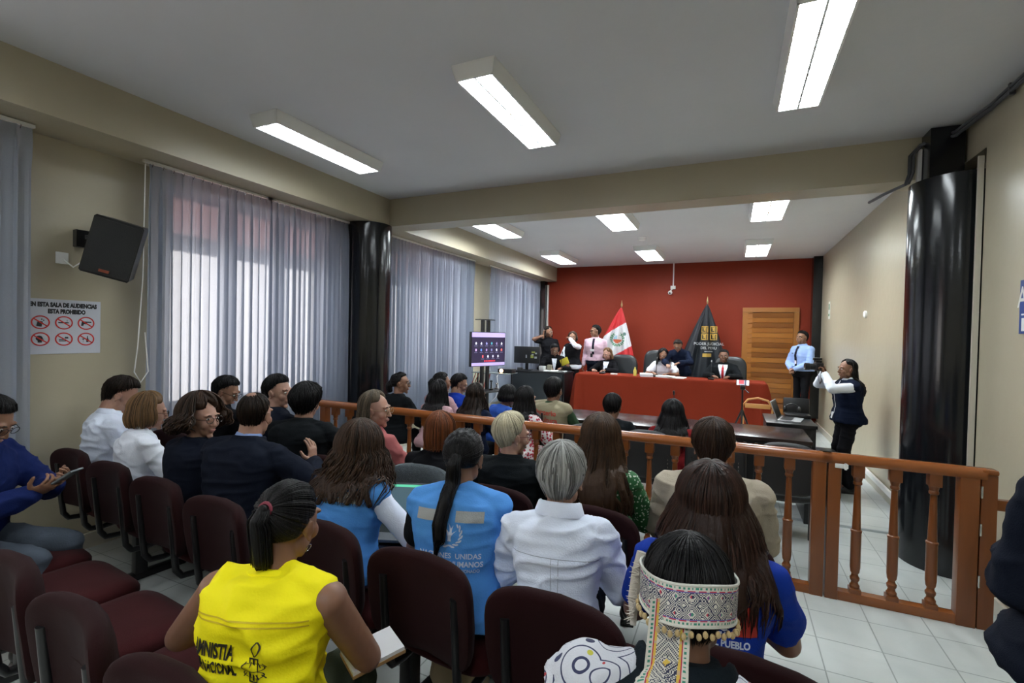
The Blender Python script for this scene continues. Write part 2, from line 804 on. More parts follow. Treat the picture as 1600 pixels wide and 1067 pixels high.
def lamp(x, y, wd, ln, label, m=None):
    root = thing('ceiling_lamp', label, 'ceiling light', (x, y, ZC), 0, 'fluorescent ceiling lamps')
    h = .09
    hw, hl = wd / 2, ln / 2
    g = G()
    g.b2((-hw - .02, -hl - .02, -.012), (hw + .02, hl + .02, 0))
    for sx in (-1, 1):
        g.add([(sx * (hw + .02), -hl - .02, -.01), (sx * (hw + .02), hl + .02, -.01), (sx * hw, hl, -h), (sx * hw, -hl, -h),
               (sx * (hw - .012), -hl, -.01), (sx * (hw - .012), hl, -.01), (sx * (hw - .012), hl, -h), (sx * (hw - .012), -hl, -h)],
              [(0, 1, 2, 3), (4, 7, 6, 5), (3, 2, 6, 7), (0, 3, 7, 4), (1, 5, 6, 2)])
        g.add([(-hw - .02, sx * (hl + .02), -.01), (hw + .02, sx * (hl + .02), -.01), (hw, sx * hl, -h), (-hw, sx * hl, -h),
               (-hw, sx * (hl - .012), -.01), (hw, sx * (hl - .012), -.01), (hw, sx * (hl - .012), -h), (-hw, sx * (hl - .012), -h)],
              [(0, 1, 2, 3), (4, 7, 6, 5), (3, 2, 6, 7)])
    g.build('lamp_housing', M_white2, root, False)
    g = G()
    g.b2((-hw + .014, -hl + .014, -.070), (hw - .014, hl - .014, -.062))
    g.build('diffuser', m or M_lit, root, False)
    g = G()
    n = int(ln / .1)
    for k in range(1, n):
        yy = -hl + ln * k / n
        g.b2((-hw + .012, yy - .002, -h + .001), (hw - .012, yy + .002, -.072))
    g.b2((-.006, -hl + .012, -h + .001), (.006, hl - .012, -.072))
    g.build('louver', M_louver, root, False)


for j, (y, wd, ln, rowname) in enumerate([(.35, .25, 1.15, 'nearest row'), (3.1, .25, 1.15, 'front row'), (6.45, .37, 1.05, 'middle row beyond the beam'), (9.3, .37, 1.2, 'farthest row by the red wall')]):
    for i, (x, side) in enumerate([(-3.22, 'left'), (-1.44, 'centre'), (.35, 'right')]):
        if j == 0 and i > 0:
            continue
        lamp(x, y + (-.0 if j else .0), wd, ln, 'lit white fluorescent ceiling lamp, %s one of the %s' % (side, rowname) if j else 'lit ceiling lamp just showing in the top left corner', M_lit2 if (j < 2 and i == 0) else None)
for x in (-1.44, .35):  # out-of-view pair, added for the light they give the room
    lamp(x, -1.0, .25, 1.15, 'unseen ceiling lamp added behind the viewer to light the room')

# smoke detector
g = G()
g.lathe((-1.37, 7.98, ZC - .05), [(0, .03), (.01, .055), (.03, .06), (.05, .07)], 20)
tag(g.build('smoke_detector', M_white2), 'small round white smoke detector on the rear ceiling', 'smoke detector')

# security camera on conduit
root = thing('security_camera', 'white dome security camera under a thin conduit on the red wall', 'security camera', (-1.19, YB, 2.6))
g = G()
g.b2((-.012, -.02, .17), (.012, 0, .66))
g.build('conduit', M_white2, root, False)
g = G()
g.b2((-.05, -.06, .10), (.05, 0, .17), bev=.006)
g.build('junction_box', M_white2, root)
g = G()
g.ell((-.05, -.09, .02), (.045, .045, .045))
g.tube([V(-.02, -.03, .10), V(-.05, -.07, .06)], .014, 8)
c_ = g.build('camera_head', M_white2, root)
g = G()
g.ell((-.055, -.128, .01), (.02, .012, .02))
g.build('lens', M_blackpl, c_)

# conduit running along the right wall then round the beam
g = G()
P = [V(1.485, -.5, 3.21), V(1.485, 4.15, 3.21), V(1.44, 4.55, 3.20), V(1.30, 4.70, 3.19), V(1.245, 4.725, 3.12), V(1.245, 4.725, 2.98), V(1.22, 4.72, 2.90), V(1.12, 4.9, 2.88), V(1.08, 5.15, 2.885)]
for dx in (0, .028):
    g.tube([p + V(0, 0, -dx) if i < 3 else p + V(-dx * .8, 0, -dx * .4) for i, p in enumerate(P)], .012, 8)
for y in (1.5, 2.9, 3.9):
    g.box((1.49, y, 3.195), (.03, .02, .07))
tag(g.build('cable_conduit', mat('grey_conduit', (.06, .062, .07), .4)), 'grey twin cable conduit along the top of the right wall', 'conduit')
g = G()
g.b2((1.27, 4.71, 2.86), (1.295, 4.755, 3.15))
tag(g.build('cable_channel', M_white2, None, False), 'short vertical white cable channel beside the column top', 'cable channel')

# exit sign and wall knob, right wall
g = G()
g.b2((XR - .006, 9.84, 2.04), (XR, 9.98, 2.34))
o = g.build('evacuation_sign', M_white, None, False)
tag(o, 'small white and green evacuation sign high on the right wall', 'sign')
gg = G()
gg.b2((XR - .008, 9.87, 2.20), (XR - .006, 9.95, 2.30))
gg.b2((XR - .008, 9.87, 2.09), (XR - .006, 9.95, 2.13))
gg.build('sign_print', mat('sign_green', (.05, .22, .10), .5), o, False)
g = G()
g.lathe((XR, 7.35, 2.0), [(0, .045), (.02, .045), (.03, .03), (.032, .002)], 20, R=RY(-PI / 2))
tag(g.build('wall_button', M_white2), 'round white cover plate on the right wall above the photographer', 'wall fitting')
# cable duct low on right wall with outlet and loose cable
g = G()
g.b2((XR - .045, 5.35, .10), (XR - .018, 7.6, .15))
tag(g.build('cable_duct', M_white2, None, False), 'white cable duct along the foot of the right wall', 'cable duct')
g = G()
g.b2((XR - .06, 5.26, .08), (XR - .018, 5.36, .19), bev=.006)
tag(g.build('wall_socket', M_white2), 'white wall socket at the end of the low cable duct', 'socket')
g = G()
P = [V(XR - .06, 5.29, .12), V(XR - .11, 5.27, .10), V(XR - .14, 5.22, .03), V(XR - .10, 5.12, .012), V(XR - .04, 5.08, .012)]
g.tube(P, .006, 6)
tag(g.build('loose_cable', M_blackpl), 'short black cable plugged into the low wall socket', 'cable')
# floor cable cover strip across aisle
g = G()
g.rings([[V(-.3, 5.12 + dy, z) for dy, z in ((-.03, .001), (-.012, .012), (.012, .012), (.03, .001))], [V(XR - .03, 5.16 + dy, z) for dy, z in ((-.03, .001), (-.012, .012), (.012, .012), (.03, .001))]])
tag(g.build('floor_cable_cover', mat('grey_rubber', (.22, .25, .25), .5), None, False), 'low grey cable cover strip lying across the tiled floor', 'cable cover')

# blue wall sign on the right
M_blue = mat('sign_blue', (.02, .06, .25), .4)
root = thing('wall_sign', 'blue and white notice at the right edge of the photo', 'sign', (XR, 3.72, 1.86))
g = G()
g.b2((-.006, -.42, -.14), (0, .06, .17))
g.build('sign_board', M_blue, root, False)
g = G()
g.b2((-.008, -.40, -.125), (-.006, .03, -.05))
g.b2((-.008, -.40, -.034), (-.006, .035, -.025))
g.build('white_panel', M_white, root, False)
flat_text('AFORO', .17, (-.006, -.165, .065), (0, -1, 0), (0, 0, 1), M_white, 'lettering', root, .002, sx=.85)
flat_text('CAPACIDAD', .055, (-.006, -.17, -.003), (0, -1, 0), (0, 0, 1), M_white, 'lettering', root, .001)

# prohibition sign on the left wall
M_sred = mat('sign_red', (.55, .02, .015), .5)
M_ink = mat('black_ink', (.012, .012, .015), .6)
root = thing('wall_sign', 'white prohibition poster with six red crossed-out circles on the left wall', 'sign', (XL, 1.81, 1.63))
g = G()
g.b2((0, -.22, -.19), (.004, .20, .19), bev=.0015)
g.build('sign_board', mat('poster_white', (.55, .57, .64), .4), root, False)
ex, ey = (0, 1, 0), (0, 0, 1)
# on the left wall the readable direction seen from the room runs along +Y
flat_text('EN ESTA SALA DE AUDIENCIAS', .040, (.004, -.015, .150), ex, ey, M_ink, 'lettering', root, .0030, sx=.68)
flat_text('ESTÁ PROHIBIDO'.replace('Á', 'A'), .040, (.004, .0, .105), ex, ey, M_ink, 'lettering', root, .0030, sx=.68)


def ring2(cx, cy, r0, r1, n=28, sx=1):
    vs = []
    for k in range(n):
        a = 2 * PI * k / n
        vs += [(cx + r0 * math.cos(a) * sx, cy + r0 * math.sin(a)), (cx + r1 * math.cos(a) * sx, cy + r1 * math.sin(a))]
    return vs, [(2 * k, 2 * k + 1, (2 * k + 3) % (2 * n), (2 * k + 2) % (2 * n)) for k in range(n)]


def poly2(pts):
    return list(pts), [tuple(range(len(pts)))]


def ell2(cx, cy, rx, ry, n=14):
    return poly2([(cx + rx * math.cos(2 * PI * k / n), cy + ry * math.sin(2 * PI * k / n)) for k in range(n)])


def rot2(s, a, cx=0, cy=0, px=0, py=0):
    vs, fs = s
    c, d = math.cos(a), math.sin(a)
    return [(px + (x - cx) * c - (y - cy) * d, py + (x - cx) * d + (y - cy) * c) for x, y in vs], fs


def rect2(x0, y0, x1, y1):
    return poly2([(x0, y0), (x1, y0), (x1, y1), (x0, y1)])


def icons():
    L = []
    # phone
    L.append([rot2(rect2(-.014, -.02, .014, .016), -.2, px=-.004, py=-.008), rect2(.004, .016, .010, .026), rect2(.014, .010, .020, .018)])
    # cigarette
    L.append([rect2(-.032, -.004, .026, .005), rect2(.016, .008, .019, .022)])
    # pistol
    L.append([rect2(-.026, .004, .032, .013), poly2([(-.030, -.018), (-.016, -.018), (-.010, .008), (-.026, .008)]), rect2(-.012, -.006, .004, .004)])
    # head
    L.append([ell2(-.006, .006, .019, .018), rect2(-.014, -.024, .008, -.004), poly2([(.012, .006), (.020, -.002), (.012, -.004)])])
    # food
    L.append([rect2(-.028, -.016, .012, -.010), rect2(-.028, -.006, .012, 0), poly2([(.004, .004), (.026, .004), (.024, .016), (.006, .016)])])
    # bottle and glass
    L.append([rect2(.002, -.022, .016, .004), rect2(.006, .004, .012, .022), poly2([(-.024, .004), (-.008, .004), (-.016, -.008)]), rect2(-.017, -.022, -.015, -.008)])
    return L


gi, gr_ = G(), G()
IC = icons()
k = 0
for row in range(2):
    for colm in range(3):
        cx, cy = -.145 + colm * .128, .028 - row * .115
        for vs, fs in IC[k]:
            gi.add([V(.0052, cx + x * 1.0, cy + y) for x, y in vs], fs)
        vs, fs = ring2(cx, cy, .039, .047, sx=1.08)
        gr_.add([V(.0056, x, y) for x, y in vs], fs)
        vs, fs = rot2(rect2(-.044, -.004, .044, .004), -.62, px=cx, py=cy)
        gr_.add([V(.0060, x, y) for x, y in vs], fs)
        k += 1
gi.build('pictograms', M_ink, root, False)
gr_.build('prohibition_rings', M_sred, root, False)

# wall speaker
root = thing('wall_speaker', 'black loudspeaker mounted on the left wall above the prohibition poster', 'speaker', (-4.00, 1.97, 2.19))
g = G()
# cabinet: trapezoid plan, tilted downward
R = RZ(math.radians(50)) @ RY(math.radians(15)) @ RX(math.radians(8)) @ Matrix.Scale(.84, 3)
outline = [(-.17, -.14), (.17, -.14), (.13, .15), (-.13, .15)]
rs = []
for z in (-.24, -.225, .225, .24):
    q = .93 if abs(z) > .23 else 1
    rs.append([R @ V(x * q, y * q, z) for x, y in outline])
g.rings(rs)
body = g.build('cabinet', M_blackpl, root, True, 25)
g = G()
n = 12
rs = []
for i in range(n + 1):
    x = -.16 + .32 * i / n
    d = -.145 - .022 * math.cos((i / n - .5) * PI)
    rs.append([R @ V(x, d, -.22), R @ V(x, d, .22), R @ V(x, -.13, .22), R @ V(x, -.13, -.22)])
g.rings(rs)
g.build('grille', mat('black_grille', (.010, .011, .012), .55, bump=.5, bscale=300), root)
g = G()
g.box(R @ V(.0, -.172, -.19), (.07, .006, .022), R)
g.build('badge', mat('orange_badge', (.25, .05, .02), .5), body, False)
g = G()
g.tube([R @ V(0, .13, .08), V(-.20, -.10, .08)], .015, 8)
g.box((-.25, -.10, .07), (.05, .08, .12))
g.build('bracket', M_blackmt, root)
g = G()
g.tube([V(-.26, -.20, -.09), V(-.22, -.16, -.14), V(-.2, -.12, -.1), V(-.15, -.06, -.04)], .005, 6)
g.box((-.275, -.20, -.08), (.010, .07, .08), bev=.003)
g.build('cable', M_white2, root)

# ------------------------------------------------------------------ balustrade
RY0 = 3.70   # centre line


def baluster(z0=.055, z1=.875):
    g = G()
    prof = [(.085, .020), (.090, .027), (.105, .028), (.115, .021), (.128, .019), (.140, .026), (.155, .027), (.165, .020), (.178, .018),
            (.190, .025), (.203, .026), (.21, .027), (.22, .0285), (.44, .0285), (.447, .031), (.456, .031), (.462, .024), (.60, .020), (.742, .0165), (.748, .024), (.76, .025),
            (.768, .021), (.80, .029)]
    g.lathe((0, 0, 0), prof, 20)
    g.b2((-.031, -.031, z0), (.031, .031, .088), bev=.003)
    g.b2((-.031, -.031, .795), (.031, .031, z1), bev=.003)
    return g


me_bal = None


def balustrade(x0, x1, bx, label, posts, rot=None):
    global me_bal
    root = thing('balustrade', label, 'railing', (x0, RY0, 0))
    g = G()
    prof = [(-.036, .872), (.036, .872), (.042, .885), (.044, .905), (.034, .925), (.016, .934), (-.016, .934), (-.034, .925), (-.044, .905), (-.042, .885)]
    g.rings([[V(x, y, z) for y, z in prof] for x in (-.03, x1 - x0 + .03)])
    g.build('handrail', M_railtop, root, True, 50)
    g = G()
    g.b2((.01, -.032, .001), (x1 - x0 - .01, .032, .058), bev=.004)
    g.build('bottom_rail', M_railtop, root)
    for a, b in posts:
        g = G()
        g.b2((a - x0, -.036, 0), (b - x0, .036, .878), bev=.004)
        g.build('post', M_railwood, root)
    for x in bx:
        if me_bal is None:
            o = baluster().build('baluster', M_railwood, root)
            me_bal = o.data
        else:
            o = bpy.data.objects.new('baluster', me_bal)
            COL.objects.link(o)
            o.parent = root
        o.location = (x - x0, 0, 0)
    return root


balustrade(-3.80, .575, [.37 - .1815 * k for k in range(23) if abs(.37 - .1815 * k + 2.9) > .05], 'long turned-baluster wooden balustrade crossing the room in front of the seats', [(-3.80, -3.73), (.50, .575)])
gate = balustrade(.585, 1.33, [.75, .94, 1.13], 'short wooden balustrade gate at the right end of the railing', [(.585, .655), (1.24, 1.33)])
g = G()
g.box((.07, -.038, .86), (.07, .012, .028), bev=.003)
g.box((.09, -.045, .86), (.012, .012, .04))
g.build('latch', M_white, gate)
for z in (.28, .58, .80):
    g = G()
    g.tube([V(.752, -.036, z - .035), V(.752, -.036, z + .035)], .006, 8)
    g.build('hinge', M_chrome, gate)
root = thing('wall_post', 'wooden hinge post fixed to the right wall beside the railing gate', 'post', (1.375, RY0, 0))
g = G()
g.b2((-.038, -.03, 0), (.035, .03, .90), bev=.003)
g.b2((.035, -.02, .2), (.14, .02, .26))
g.b2((.035, -.02, .7), (.14, .02, .76))
g.build('post_board', M_railwood, root)
g = G()
g.b2((-.040, -.04, .90), (.037, .04, .932), bev=.012)
g.build('post_cap', M_railtop, root)

# ------------------------------------------------------------------ audience seating
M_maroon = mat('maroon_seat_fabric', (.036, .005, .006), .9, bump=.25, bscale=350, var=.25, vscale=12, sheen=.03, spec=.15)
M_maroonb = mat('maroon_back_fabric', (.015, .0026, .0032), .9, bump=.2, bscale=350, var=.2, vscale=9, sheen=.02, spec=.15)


def cushion_grid(w_, h_, thick, bulge, crown, edge=.02, n=14):
    """rounded pad in local x (width), y (height), z (thickness)"""
    g = G()
    N = 44

    def outline(s):
        pts = []
        for k in range(N):
            a = 2 * PI * k / N
            c, d = math.cos(a), math.sin(a)
            ex = 2 / crown
            pts.append((math.copysign(abs(c) ** ex, c) * (w_ / 2 - s), math.copysign(abs(d) ** ex, d) * (h_ / 2 - s)))
        return pts
    rs = []
    for s, z in ((w_ * .35, -thick / 2 - bulge * .0), (w_ * .15, -thick / 2), (edge, -thick / 2), (edge * .3, -thick / 2 + edge * .4), (0, -thick / 2 + edge), (0, thick / 2 - edge),
                 (edge * .3, thick / 2 - edge * .4), (edge, thick / 2 + bulge * .3), (w_ * .15, thick / 2 + bulge * .8), (w_ * .35, thick / 2 + bulge)):
        rs.append([V(x, y, z) for x, y in outline(s)])
    g.rings(rs)
    return g


def back_pad():
    g = cushion_grid(.475, .385, .055, .015, 5.2)
    vs = []
    for x, y, z in g.v:
        # rounder at the bottom corners, curved in plan
        zz = z - 1.0 * (x * x)
        k = 1 - .16 * max(0, (-y / .19)) ** 2
        vs.append((x * k, y, zz))
    # stand up: y->z, thickness->y ; bulge (z+) faces forward (+Y)
    g.v = [(x, z, y) for x, y, z in vs]
    g.f = [f[::-1] for f in g.f]
    return g


def seat_pad():
    g = cushion_grid(.475, .46, .06, .02, 5)
    vs = []
    for x, y, z in g.v:
        dz = -.9 * max(0, y - .14) ** 1.6 - .25 * x * x * 0 + .12 * x * x
        vs.append((x, y, z + dz))
    g.v = vs
    return g


def bracket(sx):
    g = G()
    # flattened tube down the back of the pad, then curving forward under the seat
    P = [V(0, -.072, .745), V(0, -.062, .62), V(0, -.050, .48), V(0, -.042, .41), V(0, -.015, .370), V(0, .05, .362), V(0, .20, .385)]
    Q = []
    for i in range(len(P) - 1):
        for k in range(3):
            Q.append(P[i].lerp(P[i + 1], k / 3))
    Q.append(P[-1])
    g.tube(Q, .016, 10, up=(1, 0, 0))
    return g


SEATM = {}


def seat_row(centres, angle, label, posts, seat_col=True):
    """one beam-mounted bench: centres is a list of (x, y) of each back pad"""
    (xa, ya), (xb, yb) = centres[0], centres[-1]
    ox, oy = (xa + xb) / 2, (ya + yb) / 2
    root = thing('bench_seating', label, 'seating', (ox, oy, 0), angle)
    n = len(centres)
    sp = math.hypot(xb - xa, yb - ya) / max(1, n - 1)
    xs = [(i - (n - 1) / 2) * sp for i in range(n)]

    def inst(key, name, fn, m, par, loc, sharp=40):
        if key not in SEATM:
            o = fn().build(name, m, par, True, sharp)
            SEATM[key] = o.data
        else:
            o = bpy.data.objects.new(name, SEATM[key])
            COL.objects.link(o)
            o.parent = par
        o.location = loc
        return o
    for x in xs:
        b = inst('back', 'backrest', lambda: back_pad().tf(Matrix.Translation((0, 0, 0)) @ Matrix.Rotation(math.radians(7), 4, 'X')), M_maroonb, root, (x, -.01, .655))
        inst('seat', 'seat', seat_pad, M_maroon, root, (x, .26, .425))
        for sx in (-.165, .165):
            br = inst('br', 'bracket', lambda: bracket(1), M_blackmt, root, (x + sx, .018 - .02, 0))
            def bolts():
                g = G()
                for z in (.70, .63):
                    g.ell((.0, -.075 + (.70 - z) * .1, z), (.006, .005, .006), n=8)
                return g
            bo = inst('bolt', 'bolt', lambda: bolts().tf(Matrix.Translation((.030, .02, 0))), M_chrome, root, (x + sx, .018 - .02, 0))
            bo.parent = br
            bo.location = (0, 0, 0)
    g = G()
    g.b2((xs[0] - .2, .17, .325), (xs[-1] + .2, .23, .375), bev=.005)
    g.build('beam', M_blackmt, root)
    for px in posts:
        g = G()
        g.b2((px - .03, .165, .04), (px + .03, .235, .33), bev=.005)
        g.build('post', M_blackmt, root)
        g = G()
        g.b2((px - .032, -.13, 0), (px + .032, .47, .045), bev=.01)
        g.build('foot', M_blackmt, root)
    return root


AN = math.radians(-5.5)


def rowpts(x0, y0, n, sp):
    return [(x0 + i * sp * math.cos(AN), y0 + i * sp * math.sin(AN)) for i in range(n)]


seat_row(rowpts(-3.80, 1.69, 4, .55), AN, 'maroon four-seat beam bench against the left wall, middle row, behind the two white shirts', (-.53, .53))
seat_row(rowpts(-1.52, 1.55, 4, .53), AN, 'maroon four-seat beam bench of the middle row, carrying the people in light blue vests', (-.53, .53))
seat_row([(-3.92 + .53 * i, 2.36) for i in range(4)], 0, 'maroon four-seat beam bench of the front row on the left, under the dark suits', (-.53, .53))
seat_row(rowpts(-1.10, 2.32, 3, .53), AN, 'maroon three-seat beam bench of the front row nearest the railing, centre right', (-.4, .4))
seat_row(rowpts(-3.27, .94, 5, .53), AN, 'maroon beam bench of the rear row at bottom left with empty seats', (-.8, .8))
seat_row(rowpts(-.62, .70, 2, .53), AN, 'maroon two-seat beam bench of the rear row under the person in the beaded headband', (-.2, .2))

# grey fabric chair in the front row
M_greyfab = mat('grey_woven_fabric', (.085, .10, .11), .9, bump=.5, bscale=260, var=.35, vscale=60)
root = thing('fabric_chair', 'grey woven-fabric chair between the two people in light blue vests', 'chair', (-1.66, 2.36, 0), math.radians(8))
g = cushion_grid(.46, .42, .06, .02, 3.2)
g.v = [(x, z - .8 * x * x, y) for x, y, z in g.v]
g.f = [f[::-1] for f in g.f]
o = g.build('backrest', M_greyfab, root)
o.location = (0, 0, .66)
o.rotation_euler = (math.radians(-8), 0, 0)
g = cushion_grid(.46, .45, .07, .02, 4)
o = g.build('seat', M_greyfab, root)
o.location = (0, .27, .43)
for sx in (-1, 1):
    g = G()
    g.tube([V(sx * .2, -.03, .6), V(sx * .2, .04, .42), V(sx * .2, .05, .38), V(sx * .22, -.02, .012)], .012, 8)
    g.build('leg', M_blackmt, root)
    g = G()
    g.tube([V(sx * .2, .05, .39), V(sx * .2, .44, .39), V(sx * .21, .5, .012)], .012, 8)
    g.build('leg', M_blackmt, root)

# ------------------------------------------------------------------ front area furniture
M_visblack = mat('black_vinyl', (.012, .012, .013), .45)
M_seatgrey = mat('dark_grey_seat', (.035, .04, .045), .5)


def visitor_chair(x, y, rz, label):
    root = thing('visitor_chair', label, 'chair', (x, y, 0), rz, 'black visitor chairs behind the railing')
    g = cushion_grid(.45, .40, .04, .01, 3)
    g.v = [(a, c - .5 * a * a, b) for a, b, c in g.v]
    g.f = [f[::-1] for f in g.f]
    o = g.build('backrest', M_visblack, root)
    o.location = (0, 0, .68)
    g = cushion_grid(.45, .42, .05, .01, 3)
    o = g.build('seat', M_seatgrey, root)
    o.location = (0, .25, .44)
    for sx in (-1, 1):
        g = G()
        g.tube([V(sx * .21, -.03, .86), V(sx * .215, -.035, .6), V(sx * .215, .03, .42), V(sx * .22, -.04, .01)], .011, 8)
        g.build('leg', M_blackmt, root)
        g = G()
        g.tube([V(sx * .215, .02, .42), V(sx * .215, .42, .41), V(sx * .22, .46, .01)], .011, 8)
        g.build('leg', M_blackmt, root)
        g = G()
        for z in (.60, .63, .66, .69):
            g.box((sx * .17, -.035, z), (.005, .006, .015))
        g.build('slots', M_chrome, root, False)
    return root


visitor_chair(.40, 4.17, 0, 'empty black visitor chair right behind the railing, left of the gate')
visitor_chair(-.10, 4.17, 0, 'black visitor chair behind the railing, second to the left of the gate')
visitor_chair(-.62, 4.12, 0, 'black visitor chair under the person with long black hair and red top')
visitor_chair(-1.12, 4.12, 0, 'black visitor chair under the short-haired person at the dark table')
visitor_chair(-1.95, 4.62, 0, 'black visitor chair under the person in the khaki vest')


def table(name, x0, x1, y0, y1, z, label, z0=0, mtop=None, panel=True, ty=0):
    root = thing(name, label, 'table', ((x0 + x1) / 2, (y0 + y1) / 2, z0))
    w_, d_, h = (x1 - x0) / 2, (y1 - y0) / 2, z - z0
    g = G()
    g.b2((-w_, -d_, h - .035), (w_, d_, h), bev=.004)
    g.build('table_top', mtop or M_darkwood, root)
    g = G()
    g.b2((-w_ + .05, d_ - .12, .12), (w_ - .05, d_ - .10, h - .035))
    if panel:
        g.b2((-w_ + .05, -d_ + .04, h - .06), (w_ - .05, d_ - .11, h - .036))
        g.b2((-w_ + .05, -d_ + .03, h - .13), (w_ - .05, -d_ + .05, h - .035))
    g.build('apron', M_blackpl, root, False)
    for sx in (-1, 1):
        g = G()
        g.b2((sx * (w_ - .03) - .02, -d_ + .03, 0), (sx * (w_ - .03) + .02, d_ - .03, h - .035), bev=.003)
        g.build('side_panel', M_blackpl, root)
    return root


table('conference_table', -1.75, -.55, 5.02, 5.72, .75, 'dark laminate table behind the railing, left of the pair, beside the khaki vest')
table('conference_table', -.54, .68, 5.02, 5.72, .75, 'long dark laminate table behind the railing near the gate')
table('side_table', .36, .84, 5.92, 6.62, .76, 'small black table carrying the silver laptop', mtop=M_blackpl)
g = G()
g.b2((.88, 6.0, 0), (1.08, 6.5, .44), bev=.02)
tag(g.build('storage_box', M_blackpl), 'low black box standing on the floor beside the laptop table', 'box')

# silver laptop on side table, seen from behind/side
M_silver = mat('silver_laptop_shell', (.45, .46, .48), .35, metal=.3)


def laptop(x, y, z, rz, label, shell, open_deg=105, screen=None, group=None, sw=.33):
    root = thing('laptop', label, 'laptop', (x, y, z), rz, group)
    g = G()
    g.b2((-sw / 2, -.11, 0), (sw / 2, .11, .016), bev=.004)
    g.build('base', shell, root)
    g = G()
    g.b2((-sw / 2 + .02, -.02, .0165), (sw / 2 - .02, .095, .0175))
    g.build('keyboard', M_blackpl, root, False)
    a = math.radians(open_deg - 90)
    R = RX(-a)
    g = G()
    g.box(R @ V(0, 0, .105) + V(0, .115, .012), (sw, .008, .21), R, bev=.003)
    lid = g.build('lid', shell, root)
    g = G()
    if screen is None:
        screen = M_blackpl
    g.box(R @ V(0, -.0045, .108) + V(0, .115, .012), (sw - .02, .001, .185), R)
    g.build('screen', screen, lid, False)
    return root


laptop(.62, 6.20, .76, math.radians(78), 'open silver laptop on the small black table', M_silver, 110)
g = G()
root = thing('black_case', 'open black equipment case behind the silver laptop', 'case', (.70, 6.50, .76))
g.b2((-.12, -.10, 0), (.14, .10, .04), bev=.01)
g.build('case_base', M_blackpl, root)
g = G()
g.box((0.01, .11, .11), (.27, .02, .20), RX(-.15), bev=.01)
g.build('case_lid', M_blackpl, root)
g = G()
g.tube([V(-.07 + .07 * math.cos(a), .03, .045 + .07 * math.sin(a)) for a in [k / 12 * PI for k in range(13)]], .008, 8)
g.ell((-.14, .03, .055), (.02, .03, .035))
g.ell((0, .03, .055), (.02, .03, .035))
tag(g.build('headphones', M_blackmt), 'black headphones lying on the open equipment case', 'headphones').location = (.72, 6.40, .803)
# wooden chair beyond
root = thing('wooden_chair', 'honey-coloured bent-wood chair behind the silver laptop', 'chair', (.33, 7.2, 0))
M_honey = wood_mat('honey_chair_wood', (.45, .2, .05), (.6, .3, .1), 'X', .4, 10)
g = G()
g.tube([V(-.17, 0, .62), V(-.18, 0, .76), V(-.12, -.02, .85), V(0, -.03, .88), V(.12, -.02, .85), V(.18, 0, .76), V(.17, 0, .62)], .014, 8)
g.b2((-.15, -.03, .74), (.15, -.01, .80), bev=.005)
g.build('backrest', M_honey, root)
g = G()
g.b2((-.2, -.02, .42), (.2, .38, .45), bev=.01)
g.build('seat', M_honey, root)
for sx in (-1, 1):
    for yy, top in ((0, .64), (.36, .43)):
        g = G()
        g.tube([V(sx * .17, yy, 0), V(sx * .17, yy, top)], .014, 8)
        g.build('leg', M_honey, root)

# judges' table on the dais, with red cloth
JT = (-2.70, .53, 8.92, 9.55, .93)
root = thing('judges_table', 'long judges table on the dais hidden under the brick red cloth', 'table', ((JT[0] + JT[1]) / 2, (JT[2] + JT[3]) / 2, .18))
w_, d_ = (JT[1] - JT[0]) / 2 - .02, (JT[3] - JT[2]) / 2 - .02
g = G()
g.b2((-w_, -d_, .70), (w_, d_, .74))
g.build('table_top', M_darkwood, root, False)
for sx in (-1, 0, 1):
    for sy in (-1, 1):
        g = G()
        g.b2((sx * (w_ - .06) - .03, sy * (d_ - .06) - .03, 0), (sx * (w_ - .06) + .03, sy * (d_ - .06) + .03, .70))
        g.build('leg', M_darkwood, root, False)
M_redcloth = mat('brick_red_tablecloth', (.155, .018, .007), .85, bump=.15, bscale=200, var=.12, vscale=2, spec=.1)
g = G()
x0, x1, y0, y1, zt = JT
# perimeter folds: loft of rings from top to hem
def per(off, z, amp):
    pts = []
    L = []
    N1, N2 = 160, 30
    for i in range(N1):
        L.append((x0 + (x1 - x0) * i / N1, y0, 0, -1))
    for i in range(N2):
        L.append((x1, y0 + (y1 - y0) * i / N2, 1, 0))
    for i in range(N1):
        L.append((x1 - (x1 - x0) * i / N1, y1, 0, 1))
    for i in range(N2):
        L.append((x0, y1 - (y1 - y0) * i / N2, -1, 0))
    for i, (x, y, nx, ny) in enumerate(L):
        s = x * 1.0 + y * 3.1
        edge = max(0, 1 - min(abs(x - x0), abs(x - x1)) / .22)
        f = amp * (.010 * math.sin(s * 9) * (.3) + edge * .045 * (1 + math.sin(s * 26 + nx * 2)) + abs(nx) * .03 * (1 + math.sin(y * 40)))
        pts.append(V(x + nx * (off + f), y + ny * (off + f), z))
    return pts


g.rings([per(0, zt + .004, 0), per(.006, zt - .002, 0), per(.012, zt - .03, .15), per(.015, zt - .2, .5), per(.02, zt - .45, .85), per(.03, .19, 1.1)], cap=False)
top = per(0, zt + .004, 0)
n0 = len(g.v)
g.v += [tuple(p) for p in top]
g.f.append(tuple(range(n0, n0 + len(top))))
g.m.append(0)
tag(g.build('tablecloth', M_redcloth, None, True, 60), 'brick red cloth draped to the floor over the long judges table', 'tablecloth')

# executive chairs
M_leather = mat('black_leather', (.014, .016, .018), .32, bump=.2, bscale=60)


